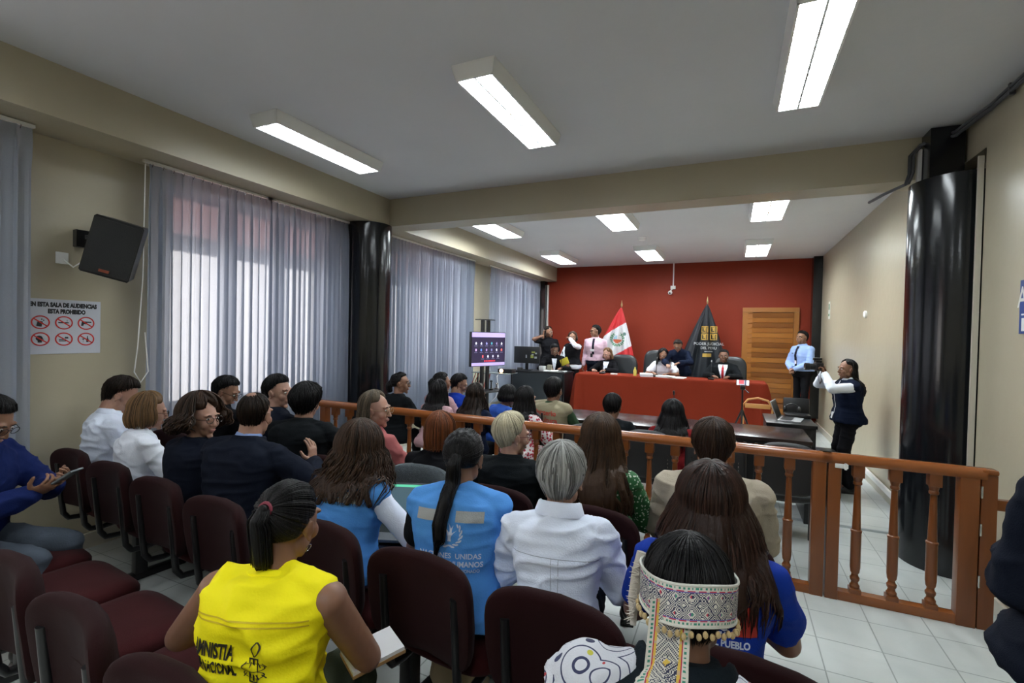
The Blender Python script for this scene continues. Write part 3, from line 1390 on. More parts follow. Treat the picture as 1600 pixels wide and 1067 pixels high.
def exec_chair(x, y, z, rz, label):
    root = thing('executive_chair', label, 'chair', (x, y, .18), rz, 'black leather chairs of the judges')
    g = cushion_grid(.58, .72, .11, .03, 3.6, .035)
    g.v = [(a, -c, b) for a, b, c in g.v]
    o = g.build('backrest', M_leather, root)
    o.location = (0, -.26, z - .18 - .36)
    o.rotation_euler = (math.radians(6), 0, 0)
    g = cushion_grid(.54, .5, .12, .02, 4, .03)
    o = g.build('seat', M_leather, root)
    o.location = (0, 0, .44)
    for sx in (-1, 1):
        g = G()
        g.tube([V(sx * .28, -.2, .44), V(sx * .31, -.15, .62), V(sx * .31, .15, .64), V(sx * .29, .2, .44)], .022, 8)
        g.build('armrest', M_blackpl, root)
    g = G()
    g.tube([V(0, 0, .38), V(0, 0, .1)], .03, 10)
    for k in range(5):
        a = k * 2 * PI / 5
        g.tube([V(0, 0, .12), V(.28 * math.cos(a), .28 * math.sin(a), .06)], [.025, .015], 8)
        g.ell((.28 * math.cos(a), .28 * math.sin(a), .032), (.02, .03, .03), n=8)
    g.build('swivel_base', M_blackpl, root)
    return root


exec_chair(-2.06, 9.92, 1.28, PI, 'black leather high-back chair at the left end of the judges table, beside the flag')
exec_chair(-1.36, 9.95, 1.40, PI, 'black leather high-back chair behind the woman in white at the judges table')
exec_chair(-.02, 9.95, 1.32, PI, 'black leather high-back chair behind the man in the dark suit, right of the table')

# gooseneck microphones
def goose(x, y, z, h, label, lean=.04, rz=0):
    root = thing('gooseneck_microphone', label, 'microphone', (x, y, z), rz, 'gooseneck microphones on the tables')
    g = G()
    g.b2((-.05, -.07, 0), (.05, .07, .03), bev=.008)
    g.build('base', M_blackpl, root)
    g = G()
    g.tube([V(0, 0, .03), V(0, 0, h * .5), V(0, -lean * .4, h * .8), V(0, -lean, h)], .005, 8)
    g.build('neck', M_blackmt, root)
    g = G()
    g.limb(V(0, -lean, h), V(0, -lean * 1.6, h + .03), .011, .012, 8)
    g.build('microphone_head', M_blackpl, root)


goose(-.55, 5.45, .75, .30, 'thin black gooseneck microphone on the dark table before the red top')
goose(-1.25, 9.15, .935, .32, 'black gooseneck microphone in front of the woman in white', .05, PI)
goose(-.32, 9.15, .935, .30, 'black gooseneck microphone in front of the judge with the red tie', .05, PI)
goose(-2.25, 9.15, .935, .12, 'low microphone in front of the judge with brown hair', .03, PI)
goose(-3.02, 8.98, .935, .36, 'black gooseneck microphone on the clerk desk at left', .03, PI)
M_paper = mat('paper_white', (.7, .7, .72), .6)


def papers(x, y, z, rz, w_, d_, t, label, name='paper_stack', m=None):
    g = G()
    n = max(1, int(t / .004))
    r = random.Random(int(abs(x) * 100))
    for k in range(n):
        R = RZ(r.uniform(-.06, .06))
        g.box((0, 0, t * (k + .5) / n), (w_, d_, t / n * .9), R)
    o = g.build(name, m or M_paper, None, False)
    o.location = (x, y, z)
    o.rotation_euler = (0, 0, rz)
    return tag(o, label, 'papers')


papers(-1.42, 9.1, .935, .2, .22, .30, .05, 'stack of white papers before the woman in white')
papers(-1.08, 9.08, .935, -.1, .30, .22, .03, 'open papers between the woman in white and the standing woman')
papers(-.85, 9.1, .935, -.1, .21, .29, .012, 'thin papers under the hands of the standing woman')
papers(-2.02, 9.12, .935, .1, .12, .1, .02, 'small white note on the left of the judges table')
g = G()
g.lathe((-1.62, 9.07, .935), [(0, .03), (.09, .032), (.12, .02), (.14, .012), (.16, .012)], 12)
tag(g.build('yellow_bottle', mat('yellow_plastic', (.55, .45, .08), .4)), 'small yellow bottle at the left of the papers', 'bottle')
papers(-3.15, 9.0, .935, .1, .42, .26, .02, 'white papers on the clerk desk at left')

# clerk desk with monitor on the left of the dais
table('clerk_desk', -4.02, -2.90, 8.82, 9.45, .93, 'dark clerk desk at the left, beside the judges table', .18, M_blackpl)
g = G()
g.b2((-3.98, 8.80, .3), (-2.94, 8.815, .90))
tag(g.build('desk_cover', mat('dark_teal_panel', (.012, .016, .020), .5), None, False), 'dark front panel standing against the clerk desk', 'panel')
root = thing('monitor', 'black computer monitor with sticky notes on its back, on the clerk desk', 'monitor', (-3.78, 9.05, .93), math.radians(8))
g = G()
g.b2((-.27, -.02, .14), (.27, .02, .48), bev=.01)
g.build('display_case', M_blackpl, root)
g = G()
g.b2((-.11, -.08, 0), (.11, .10, .015), bev=.004)
g.b2((-.03, .0, .01), (.03, .03, .3))
g.build('stand', M_blackpl, root)
g = G()
mc = []
for i, (x, z, w2, h2, c) in enumerate([(.10, .40, .07, .03, 0), (.08, .30, .06, .06, 0), (.17, .38, .04, .03, 1), (.16, .29, .05, .04, 1), (.10, .35, .04, .03, 1), (-.02, .30, .02, .06, 1)]):
    g.b2((x, -.023, z - .05), (x + w2, -.021, z + h2 - .05), c)
g.build('sticky_notes', [mat('note_yellow', (.35, .38, .08), .6), mat('note_white', (.4, .42, .45), .6)], root, False)
# devices on desk
for x, y, sx, sy, sz, c, lab, nm in [(-3.42, 9.0, .12, .1, .10, (.5, .5, .5), 'small pale speaker box beside the monitor', 'desk_speaker'), (-3.28, 9.02, .08, .08, .13, (.15, .14, .1), 'stapler-like dark box on the clerk desk', 'desk_device'),
                                     (-3.98 + .12, 8.9, .1, .08, .06, (.05, .05, .05), 'black modem at the left end of the clerk desk', 'modem')]:
    g = G()
    g.b2((-sx / 2, -sy / 2, 0), (sx / 2, sy / 2, sz), bev=.008)
    o = g.build(nm, mat('dev%d' % int(sx * 100), c, .5))
    o.location = (x, y, .932)
    tag(o, lab, 'device')

# projector on a glass shelf in front of the desk
root = thing('projector_trolley', 'thin glass-topped trolley carrying a projector with its lit lens', 'trolley', (-3.62, 7.35, 0))
g = G()
g.b2((-.38, -.2, .985), (.30, .2, 1.0), bev=.003)
g.build('shelf', mat('grey_glass', (.25, .28, .28), .15), root)
for sx in (-.36, .28):
    g = G()
    g.tube([V(sx, 0, .05), V(sx, 0, .985)], .014, 8)
    g.b2((sx - .02, -.2, 0), (sx + .02, .2, .05), bev=.01)
    g.build('leg', M_blackmt, root)
root = thing('projector', 'small projector with glowing warm lens on the trolley shelf', 'projector', (-3.46, 7.35, 1.0))
g = G()
g.b2((-.10, -.09, 0), (.16, .09, .07), bev=.012)
g.build('projector_case', M_blackpl, root)
g = G()
g.lathe((-.03, -.088, .037), [(0, .03), (.012, .028), (.013, .001)], 16, R=RX(PI / 2))
g.build('lens', mat('lit_lens', (.9, .6, .4), .3, emit=(1, .62, .35), estr=7), root)
g = G()
P = [V(-3.55, 7.30, 1.0), V(-3.5, 7.12, .95), V(-3.46, 7.1, .75), V(-3.5, 7.1, .62), V(-3.62, 7.12, .50), V(-3.7, 7.2, .3)]
g.tube(P, .007, 6)
tag(g.build('white_cable', M_white2), 'white cable hanging from the projector trolley', 'cable')
for k, (dx, dz) in enumerate([(0, 0), (.06, .03), (.12, -.02)]):
    g = G()
    P = [V(-3.98 + dx, 7.28, .98), V(-4.02 + dx, 7.22, .8 + dz), V(-3.95 + dx, 7.2, .68 + dz), V(-3.85 + dx, 7.2, .70), V(-3.82 + dx, 7.26, .98)]
    g.tube(P, .008, 6)
    tag(g.build('red_cable', mat('red_cable', (.3, .02, .015), .5)), 'looped red cable hanging below the trolley by the television', 'cable', 'red cables below the trolley')

# television on a black stand
TVx, TVy = -3.47, 6.70
root = thing('television_stand', 'black pole stand with shelves carrying the television', 'stand', (TVx, TVy, 0), math.radians(72))
g = G()
for sx in (-.06, .06):
    g.b2((sx - .022, .03, .05), (sx + .022, .075, 1.86))
g.b2((-.09, .02, 1.2), (.09, .08, 1.55))
g.b2((-.16, .0, 1.86), (.16, .12, 1.872))
g.build('pole', M_blackmt, root, False)
g = G()
g.b2((-.30, -.2, .0), (-.24, .35, .05), bev=.01)
g.b2((.24, -.2, .0), (.30, .35, .05), bev=.01)
g.b2((-.30, .03, .03), (.30, .08, .07))
g.build('foot', M_blackmt, root)
g = G()
g.b2((-.32, -.25, .76), (.32, .06, .775), bev=.004)
g.build('shelf', M_blackmt, root)
TVM = attr_mat('television_picture', .3, emit=.9)
root = thing('television', 'flat television showing a purple video-call grid with small icons', 'television', (TVx, TVy, 1.41), math.radians(72))
g = G()
g.b2((-.37, -.03, -.265), (.37, .02, .265), bev=.006)
g.build('bezel', M_blackpl, root)
g = G()
g.c = []
nx, ny = 112, 66
cols = {}
rr = random.Random(5)
base = [(.012, .008, .028), (.30, .24, .55)]
ic = [(.45, .45, .6), (.5, .5, .65), (.2, .2, .45), (.05, .25, .3), (.2, .15, .3), (.6, .6, .7), (.5, .35, .7), (.1, .2, .55), (.3, .2, .4), (.15, .15, .3), (.5, .5, .75), (.6, .1, .08), (.6, .08, .08), (.6, .6, .7), (.4, .4, .5), (.5, .5, .6)]
pos = [(c, 0) for c in range(6)] + [(c, 1) for c in range(6)] + [(c, 2) for c in (1.3, 2.3, 3.3, 4.3)]
for j in range(ny):
    for i in range(nx):
        u, v = (i + .5) / nx, 1 - (j + .5) / ny   # v from the top
        c = base[0]
        if v < .14 or v > .915:
            c = base[1]
        for (cx, ry), cc in zip(pos, ic):
            px, py = .12 + cx * .155, .33 + ry * .195
            du, dv = (u - px) / .022, (v - py) / .04
            if du * du + dv * dv < 1:
                c = cc
            if abs(u - px) < .045 and abs(v - py - .075) < .009:
                c = (.12, .12, .2)
        if .35 < u < .7 and .84 < v < .88 and int(u * 60) % 3:
            c = (.5, .03, .05)
        x0_, z0_ = -.36 + .72 * i / nx, -.255 + .51 * j / ny
        x1_, z1_ = -.36 + .72 * (i + 1) / nx, -.255 + .51 * (j + 1) / ny
        g.add([(x0_, -.0315, z0_), (x1_, -.0315, z0_), (x1_, -.0315, z1_), (x0_, -.0315, z1_)], [(0, 1, 2, 3)])
        g.c.append(c)
g.build('screen', TVM, root, False)
# small equipment under the television
for k, (dx, dy, hh) in enumerate([(-.16, -.06, .09), (0.02, -.08, .12), (.17, -.05, .07)]):
    q = RZ(math.radians(72)) @ V(dx, dy, 0)
    g = G()
    g.lathe((0, 0, 0), [(0, .03), (.02, .032), (.03, .012), (hh, .01), (hh + .01, .024), (hh + .03, .02), (hh + .035, .002)], 12)
    o = g.build('webcam', M_chrome if k != 1 else M_blackpl)
    o.location = (TVx + q.x, TVy + q.y, .776)
    tag(o, ['small chrome device at the left of the shelf below the television', 'small black device in the middle of the shelf below the television', 'small chrome device at the right of the shelf below the television'][k], 'device')

# phone on a tripod filming the table
root = thing('tripod', 'black tripod standing in front of the red-draped table', 'tripod', (.14, 6.95, 0))
g = G()
g.tube([V(0, 0, .45), V(0, 0, 1.03)], .011, 8)
g.b2((-.03, -.03, 1.0), (.03, .03, 1.05), bev=.006)
g.tube([V(.02, -.02, 1.01), V(.07, -.07, .97)], .007, 6)
g.build('centre_column', M_blackmt, root)
for k in range(3):
    a = k * 2 * PI / 3 + .5
    g = G()
    g.tube([V(0, 0, .74), V(.16 * math.cos(a), .16 * math.sin(a), .36), V(.3 * math.cos(a), .3 * math.sin(a), .0)], [.013, .011, .009], 8)
    g.tube([V(0, 0, .48), V(.12 * math.cos(a), .12 * math.sin(a), .47)], .005, 6)
    g.build('leg', M_blackmt, root)
root = thing('smartphone', 'smartphone held sideways on the tripod, its screen showing the judges', 'phone', (.14, 6.95, 1.09))
g = G()
g.b2((-.078, -.004, -.037), (.078, .004, .037), bev=.003)
g.b2((-.02, -.006, -.042), (.02, .010, -.03))
g.build('phone_body', M_blackpl, root)
g = G()
g.c = []
for i in range(12):
    for j in range(4):
        c = (.75, .75, .8) if i in (0, 1, 10, 11) else ((.55, .08, .1) if 2 <= i <= 6 and j > 0 else (.3, .3, .35))
        if i in (8,):
            c = (.05, .05, .1)
        g.add([(-.072 + i * .012, -.0046, -.032 + j * .016), (-.06 + i * .012, -.0046, -.032 + j * .016), (-.06 + i * .012, -.0046, -.016 + j * .016), (-.072 + i * .012, -.0046, -.016 + j * .016)], [(0, 1, 2, 3)])
        g.c.append(c)
g.build('screen', attr_mat('phone_picture', .3, emit=1.0), root, False)

# ------------------------------------------------------------------ flags
def flag(x, y, base_z, top, colorfn, label, wid_l, wid_r, name, tilt=0):
    """banner hanging from a floor pole in a narrow cone of folds"""
    root = thing(name, label, 'flag', (x, y, base_z))
    H = top - base_z
    g = G()
    g.tube([V(0, 0, 0), V(0, 0, H)], .013, 8)
    g.lathe((0, 0, 0), [(0, .16), (.02, .16), (.04, .05), (.12, .02)], 20)
    g.build('pole', mat('dark_wood_pole', (.12, .06, .03), .4), root)
    g = G()
    g.lathe((0, 0, H), [(0, .008), (.02, .018), (.05, .02), (.09, .011), (.15, .002)], 12)
    g.build('finial', mat('brass', (.35, .27, .12), .35, metal=.7), root)
    g = G()
    g.c = []
    nu, nv = 90, 110
    L = H - .25
    P = []
    for j in range(nv + 1):
        v = j / nv
        z = H - .02 - v * L
        row = []
        wl, wr = wid_l * (v ** .9) + .012, wid_r * (v ** .85) + .012
        for i in range(nu + 1):
            u = i / nu
            xx = -wl + (wl + wr) * u
            fold = .035 * math.sin(u * 19 + v * 1.5) + .02 * math.sin(u * 37 + 1)
            row.append(V(xx, -.05 - .06 * math.sin(u * PI) + fold * min(1, v * 2.2), z - .03 * math.sin(u * 9) * v))
        P.append(row)
    vs = [p for r_ in P for p in r_]
    fs = []
    for j in range(nv):
        for i in range(nu):
            a = j * (nu + 1) + i
            fs.append((a, a + 1, a + nu + 2, a + nu + 1))
            g.c.append(colorfn((i + .5) / nu, (j + .5) / nv, vs[a].x, vs[a].z + base_z))
    g.add(vs, fs)
    o = g.build('banner', attr_mat('printed_satin', .5), root, True, 180)
    return root, P


RED, WHI = (.50, .025, .03), (.60, .60, .62)


def peru(u, v, x, z):
    # diagonal bands: red, white, red falling to the right
    d = (z - 1.62) - (x * .62)
    if d > .28:
        return RED
    if d < -.30:
        return RED
    # emblem: green wreath, shield
    ex_, ez_ = x + .06, z - 1.60
    r = math.hypot(ex_, ez_)
    if .10 < r < .155 and not (ez_ > .10 and abs(ex_) < .06):
        return (.05, .22, .12) if int(math.atan2(ez_, ex_) * 9) % 3 else (.5, .5, .5)
    if r < .085:
        if ez_ > .0 and ex_ < 0:
            return (.25, .40, .5)
        if ez_ > 0:
            return (.55, .55, .55)
        return (.45, .09, .03)
    if math.hypot(x - .09, z - 1.72) < .035:
        return (.08, .16, .14)
    return WHI


flag(-2.22, 10.62, .18, 2.30, peru, 'red and white national flag with green-wreathed emblem on a pole behind the judges', .95, .46, 'flag')
DK = (.010, .013, .018)
root2, PF = flag(-.48, 10.62, .18, 2.36, lambda u, v, x, z: DK, 'black banner with gold square emblem hanging behind the standing woman', .80, .58, 'flag')
# emblem and lettering laid on the cloth
M_gold = mat('gold_print', (.48, .30, .06), .5)
M_wprint = mat('white_print', (.45, .46, .48), .6)


def on_flag(vs):
    out = []
    for x, z in vs:
        # nearest cloth point
        v = (2.36 - .18 - .02 - z) / (2.36 - .18 - .25)
        wl, wr = .80 * (v ** .9) + .012, .58 * (v ** .85) + .012
        u = (x + wl) / (wl + wr)
        fold = .035 * math.sin(u * 19 + v * 1.5) + .02 * math.sin(u * 37 + 1)
        out.append(V(x, -.05 - .06 * math.sin(u * PI) + fold * min(1, v * 2.2) - .012, z))
    return out


def strip(x0, z0, x1, z1, n=4):
    vs, fs = [], []
    for i in range(n + 1):
        t = i / n
        vs += [(x0 + (x1 - x0) * t, z0), (x0 + (x1 - x0) * t, z1)]
    for i in range(n):
        fs.append((2 * i, 2 * i + 2, 2 * i + 3, 2 * i + 1))
    return vs, fs


g = G()
for cx in (-.03, .135):
    for cz in (1.66, 1.51):
        s = .066
        t = .019
        for a in [(cx - s, cz + s - t, cx + s, cz + s), (cx + s - t, cz - s, cx + s, cz + s), (cx - s, cz - s, cx + s - .03, cz - s + t), (cx - s, cz - s, cx - s + t, cz + s), (cx - .02, cz - .03, cx + .005, cz + .03), (cx + .012, cz - .04, cx + .03, cz + .06), (cx - .03, cz + .02, cx + .02, cz + .04)]:
            vs, fs = strip(*a)
            g.add(on_flag(vs), fs)
g.build('gold_emblem', M_gold, root2, False)
g = G()
vs, fs = strip(-.06, 1.10, .10, 1.17)
g.add(on_flag(vs), fs)
g.build('gold_motto', M_gold, root2, False)
g = G()
for s, size, z in (('PODER JUDICIAL', .075, 1.365), ('DEL PERU', .07, 1.28), ('autonomia', .035, 1.215)):
    vs, fs = text_mesh(s, size, .0015)
    g.add(on_flag([(x + .05, y + z) for x, y in vs]), fs)
g.build('lettering', M_wprint, root2, False)

# ------------------------------------------------------------------ people: helpers
_L = np.random.RandomState(3).rand(33, 33, 33)


def vnoise(P):
    P = np.asarray(P, float)
    i = np.floor(P).astype(int)
    f = P - i
    f = f * f * (3 - 2 * f)
    i = i % 32
    x, y, z = i[:, 0], i[:, 1], i[:, 2]
    fx, fy, fz = f[:, 0], f[:, 1], f[:, 2]

    def at(a, b, c):
        return _L[(x + a) % 32, (y + b) % 32, (z + c) % 32]
    c00 = at(0, 0, 0) * (1 - fx) + at(1, 0, 0) * fx
    c10 = at(0, 1, 0) * (1 - fx) + at(1, 1, 0) * fx
    c01 = at(0, 0, 1) * (1 - fx) + at(1, 0, 1) * fx
    c11 = at(0, 1, 1) * (1 - fx) + at(1, 1, 1) * fx
    return ((c00 * (1 - fy) + c10 * fy) * (1 - fz) + (c01 * (1 - fy) + c11 * fy) * fz) * 2 - 1


def remesh(g, vox, it=4):
    """fuse overlapping solids into one continuous skin"""
    me = g.mesh('tmp')
    o = bpy.data.objects.new('tmp', me)
    COL.objects.link(o)
    md = o.modifiers.new('r', 'REMESH')
    md.mode = 'VOXEL'
    md.voxel_size = vox
    if it:
        sm = o.modifiers.new('s', 'SMOOTH')
        sm.factor = .5
        sm.iterations = it
    dg = bpy.context.evaluated_depsgraph_get()
    m2 = bpy.data.meshes.new_from_object(o.evaluated_get(dg), depsgraph=dg)
    bpy.data.objects.remove(o)
    bpy.data.meshes.remove(me)
    return m2


def wrinkle(me, amp, freq=(9, 9, 20), seed=0, fn=None):
    n = len(me.vertices)
    co = np.empty(n * 3)
    no = np.empty(n * 3)
    me.vertices.foreach_get('co', co)
    me.vertices.foreach_get('normal', no)
    co, no = co.reshape(-1, 3), no.reshape(-1, 3)
    P = co * np.array(freq) + seed * 7.3
    P += .6 * vnoise(co * 5 + seed)[:, None]
    a = vnoise(P)
    b = vnoise(P * 2.1 + 5)
    d = (1 - np.abs(a)) ** 3 * 1.2 - .5 + .35 * b
    if fn is not None:
        d = d * fn(co)
    co = co + no * (d * amp)[:, None]
    me.vertices.foreach_set('co', co.ravel())
    me.update()


def merge(meshes, name):
    """several meshes -> one mesh datablock"""
    if len(meshes) == 1:
        return meshes[0]
    V_, F_ = [], []
    o = 0
    for me in meshes:
        n = len(me.vertices)
        co = np.empty(n * 3)
        me.vertices.foreach_get('co', co)
        V_ += co.reshape(-1, 3).tolist()
        F_ += [[i + o for i in p.vertices] for p in me.polygons]
        o += n
        bpy.data.meshes.remove(me)
    m = bpy.data.meshes.new(name)
    m.from_pydata(V_, [], F_)
    return m


def put(me, name, mats, parent, sharp=None):
    mats = mats if isinstance(mats, (list, tuple)) else [mats]
    for x in mats:
        me.materials.append(x)
    me.name = name
    me.polygons.foreach_set('use_smooth', [True] * len(me.polygons))
    me.update()
    o = bpy.data.objects.new(name, me)
    COL.objects.link(o)
    o.parent = parent
    return o


def bvh_of(me):
    return BVHTree.FromPolygons([v.co.copy() for v in me.vertices], [tuple(p.vertices) for p in me.polygons])


def ik(a, b, l1, l2, hint):
    a, b, hint = Vector(a), Vector(b), Vector(hint)
    d = b - a
    L = min(d.length, (l1 + l2) * .999)
    L = max(L, abs(l1 - l2) + .01)
    d.normalize()
    b = a + d * L
    x = (l1 * l1 - l2 * l2 + L * L) / (2 * L)
    h = math.sqrt(max(0, l1 * l1 - x * x))
    hh = hint - d * hint.dot(d)
    if hh.length < 1e-5:
        hh = d.orthogonal()
    hh.normalize()
    return a + d * x + hh * h, b


def fabric(name, col, rough=.85, bump=.2, bs=220, var=.1, sheen=.15):
    return mat(name, col, rough, bump=bump, bscale=bs, var=var, vscale=6, sheen=0, spec=.10)


def skin(name, col):
    if name in _mats:
        return _mats[name]
    q = NB(name)
    q.b.inputs['Base Color'].default_value = (*col, 1)
    tc = q.n('TexCoord')
    n = q.n('TexNoise')
    n.inputs['Scale'].default_value = 25
    n.inputs['Detail'].default_value = 5
    q.l(tc.outputs['Object'], n.inputs['Vector'])
    q.l(q.mix(n.outputs[0], tuple(c * .88 for c in col), tuple(min(1, c * 1.1) for c in col)), q.b.inputs['Base Color'])
    q.b.inputs['Roughness'].default_value = .48
    q.b.inputs['Subsurface Weight'].default_value = .12
    q.b.inputs['Subsurface Radius'].default_value = (.02, .008, .004)
    q.b.inputs['Specular IOR Level'].default_value = .35
    _mats[name] = q.m
    return q.m


SK_light = skin('light_skin', (.36, .20, .145))
SK_tan = skin('tan_skin', (.235, .12, .075))
SK_brown = skin('brown_skin', (.15, .072, .043))


def hairmats(name, col, k=1.7, rough=.42):
    out = []
    for i, f in enumerate((1, k, .45)):
        out.append(mat('%s_hair_%d' % (name, i), tuple(min(1, c * f) for c in col), rough, bump=.5, bscale=90, stretch=(1, 1, .08), spec=.16))
    return out


H_black = hairmats('black', (.006, .0055, .006), 1.8, .42)
H_dark = hairmats('dark_brown', (.012, .007, .005), 2.0, .4)
H_brown = hairmats('brown', (.030, .016, .010), 1.8)
H_mid = hairmats('chestnut', (.045, .024, .013), 1.6)
H_red = hairmats('auburn', (.12, .036, .012), 1.6)
H_blond = hairmats('dark_blond', (.12, .068, .032), 1.6)
H_ash = hairmats('ash_blond', (.085, .065, .045), 1.6)
H_plat = hairmats('platinum', (.48, .43, .30), 1.2, .5)
H_grey = hairmats('silver', (.26, .26, .25), 1.5, .5)
M_eyew = mat('eye_white', (.6, .58, .55), .2)
M_iris = mat('iris', (.02, .012, .008), .15)
M_brow = mat('eyebrow', (.02, .013, .01), .8)
M_lip = mat('lips', (.30, .13, .11), .5)
M_glassf = mat('spectacle_frame', (.012, .011, .012), .25)
M_shoe = mat('black_shoe_leather', (.010, .009, .009), .35)


class Sk:
    """joints of a figure in its own frame: origin on the floor under the pelvis, facing +Y"""

    def __init__(s, k):
        S = s.S = k.get('s', .96)
        sit = s.sit = k.get('sit', True)
        tl = k.get('tl', 1.0)
        lean, side, tw = [math.radians(k.get(q, 0)) for q in ('lean', 'side', 'twist')]
        curve = k.get('curve', .8)
        s.zp = (.475 + .095 * S + k.get('dz', 0)) if sit else .955 * S
        s.L = .48 * tl * S
        p = V(0, 0, s.zp)
        s.pts, s.fr = [p.copy()], []
        N = 12
        for i in range(N + 1):
            t = i / N
            a = lean * (1 - curve / 2 + curve * t)
            R = RZ(tw * t) @ RY(side * (1 - curve / 2 + curve * t)) @ RX(-a)
            s.fr.append(R)
            if i < N:
                p = p + R @ V(0, 0, s.L / N)
                s.pts.append(p.copy())
        s.neck = s.pts[-1]
        hy, hp, hr = [math.radians(k.get(q, 0)) for q in ('hy', 'hp', 'hr')]
        s.HR = RZ(hy) @ RX(-hp) @ RY(hr)
        hs = s.hs = k.get('hs', 1.0) * S / .96
        nk = RZ(tw) @ RY(side * 1.0) @ RX(-(lean * .9 + math.radians(12) + hp * .35))
        s.hc = s.neck + nk @ V(0, 0, .128 * hs)
        s.top = s.hc + s.HR @ V(0, -.01, .130 * hs)

    def at(s, t):
        """point and frame at height t (0..1) of the spine"""
        q = max(0, min(11.999, t * 12))
        i = int(q)
        f = q - i
        R = s.fr[i]
        if t < 0 or t > 1:
            P = s.pts[0] if t < 0 else s.pts[-1]
            R = s.fr[0] if t < 0 else s.fr[-1]
            return P + R @ V(0, 0, (t if t < 0 else t - 1) * s.L), R
        return s.pts[i].lerp(s.pts[i + 1], f), R


PROF_F = [(-.22, .150, .105, .00), (-.12, .178, .135, -.005), (0, .182, .138, -.01), (.12, .165, .122, 0), (.28, .138, .100, .005), (.45, .145, .108, .01), (.62, .158, .118, .01), (.76, .165, .112, 0),
          (.86, .155, .098, -.005), (.93, .115, .080, -.005), (1.0, .058, .060, 0), (1.05, .048, .050, 0)]
PROF_M = [(-.22, .145, .105, .00), (-.12, .170, .130, -.005), (0, .172, .132, -.01), (.12, .165, .122, 0), (.28, .155, .112, .005), (.45, .165, .118, .01), (.62, .180, .128, .01), (.76, .192, .122, 0),
          (.86, .180, .106, -.005), (.93, .135, .086, -.005), (1.0, .064, .064, 0), (1.05, .054, .056, 0)]


def torso(g, sk, prof, off=0, t0=-.3, t1=1.05, wide=1, n=28, fat=1, flare=0):
    rs = []
    S = sk.S
    for t, hw, hd, dy in prof:
        if t < t0 or t > t1:
            continue
        P, R = sk.at(t)
        hw_, hd_ = hw * S * wide * fat + off, hd * S * fat + off
        if flare and t < .15:
            hw_ += flare * (.15 - t)
            hd_ += flare * (.15 - t) * .8
        ring = []
        for k in range(n):
            a = 2 * PI * k / n
            c, d = math.cos(a), math.sin(a)
            e = .82
            ring.append(P + R @ V(math.copysign(abs(c) ** e, c) * hw_, math.copysign(abs(d) ** e, d) * hd_ + dy * S, 0))
        rs.append(ring)
    g.rings(rs)


def joints(sk, k):
    S = sk.S
    male = k.get('male', False)
    P, R = sk.at(.835)
    sw = (.180 if male else .158) * S * k.get('shw', 1) * k.get('fat', 1) ** .5
    J = {}
    for sd, nm in ((1, 'R'), (-1, 'L')):
        sh = P + R @ V(sd * sw, 0, -.0 * S) + V(0, 0, k.get('shrug', 0))
        arm = k.get('arm' + nm, 'lap')
        if arm == 'lap':
            tgt, hint = V(sd * .11, .36, sk.zp + .10), V(sd * .7, -.8, -.3)
        elif arm == 'front':      # forearms together in front, hands higher
            tgt, hint = V(sd * .06, .34, sk.zp + .26), V(sd * .8, -.5, -.6)
        elif arm == 'down':
            tgt, hint = sh + V(sd * .06, .05, -.50 * S), V(sd * .2, -1, 0)
        elif arm == 'table':
            tgt, hint = V(sd * .14, .40, sk.zp + .24), V(sd * .8, -.5, -.4)
        elif arm == 'clasp':
            tgt, hint = V(sd * .05, .20, 1.0 * S), V(sd * 1, -.4, -.2)
        else:
            tgt, hint = Vector(arm[0]), Vector(arm[1])
        el, wr = ik(sh, tgt, .285 * S, .25 * S, hint)
        if not isinstance(arm, str) and len(arm) == 3:      # elbow given
            el = sh + (Vector(arm[2]) - sh).normalized() * .285 * S
            wr = el + (tgt - el).normalized() * .25 * S
        J[nm] = (sh, el, wr)
    for sd, nm in ((1, 'r'), (-1, 'l')):
        hip = V(sd * .088 * S, 0, sk.zp - .02)
        leg = k.get('leg' + nm)
        if leg:
            an, hint = Vector(leg[0]), Vector(leg[1])
        elif sk.sit:
            an, hint = V(sd * .12, .40, .09), V(0, 1, 1)
        else:
            an, hint = V(sd * .085, -.0, .09), V(0, 1, 0)
        kn, an = ik(hip, an, (.44 if sk.sit else .428) * S, (.42 if sk.sit else .41) * S, hint)
        J[nm] = (hip, kn, an)
    return J


def trap(g, sk, J, off, f=1.0):
    """slope of the shoulders from the neck"""
    S = sk.S
    P, R = sk.at(.955)
    for sd, nm in ((1, 'R'), (-1, 'L')):
        a = P + R @ V(sd * .028 * S, -.010, -.012)
        g.limb(a, a.lerp(J[nm][0] + V(0, 0, .004), f), .040 * S + off, .044 * S + off, 12)


def arm_geo(g, J, sd, S, off=0, upto='wrist', n=12, thick=1, cut=None):
    sh, el, wr = J[sd]
    T = thick
    g.ell(sh, (.052 * S * T + off * .9, .054 * S * T + off * .9, .050 * S * T + off * .9), n=12)
    if upto == 'short':
        e2 = sh.lerp(el, .62)
        g.limb(sh, e2, .054 * S * T + off, .050 * S * T + off + .006, n)
        return
    g.limb(sh, el, .049 * S * T + off * .9, .041 * S * T + off, n)
    if upto == 'elbow':
        return
    w2 = wr if cut is None else el.lerp(wr, cut)
    g.limb(el, el.lerp(w2, .35), .041 * S * T + off, .040 * S * T + off, n)
    g.limb(el.lerp(w2, .35), w2, .040 * S * T + off, .028 * S * (1 if off == 0 else 1.1) + off * .9, n)


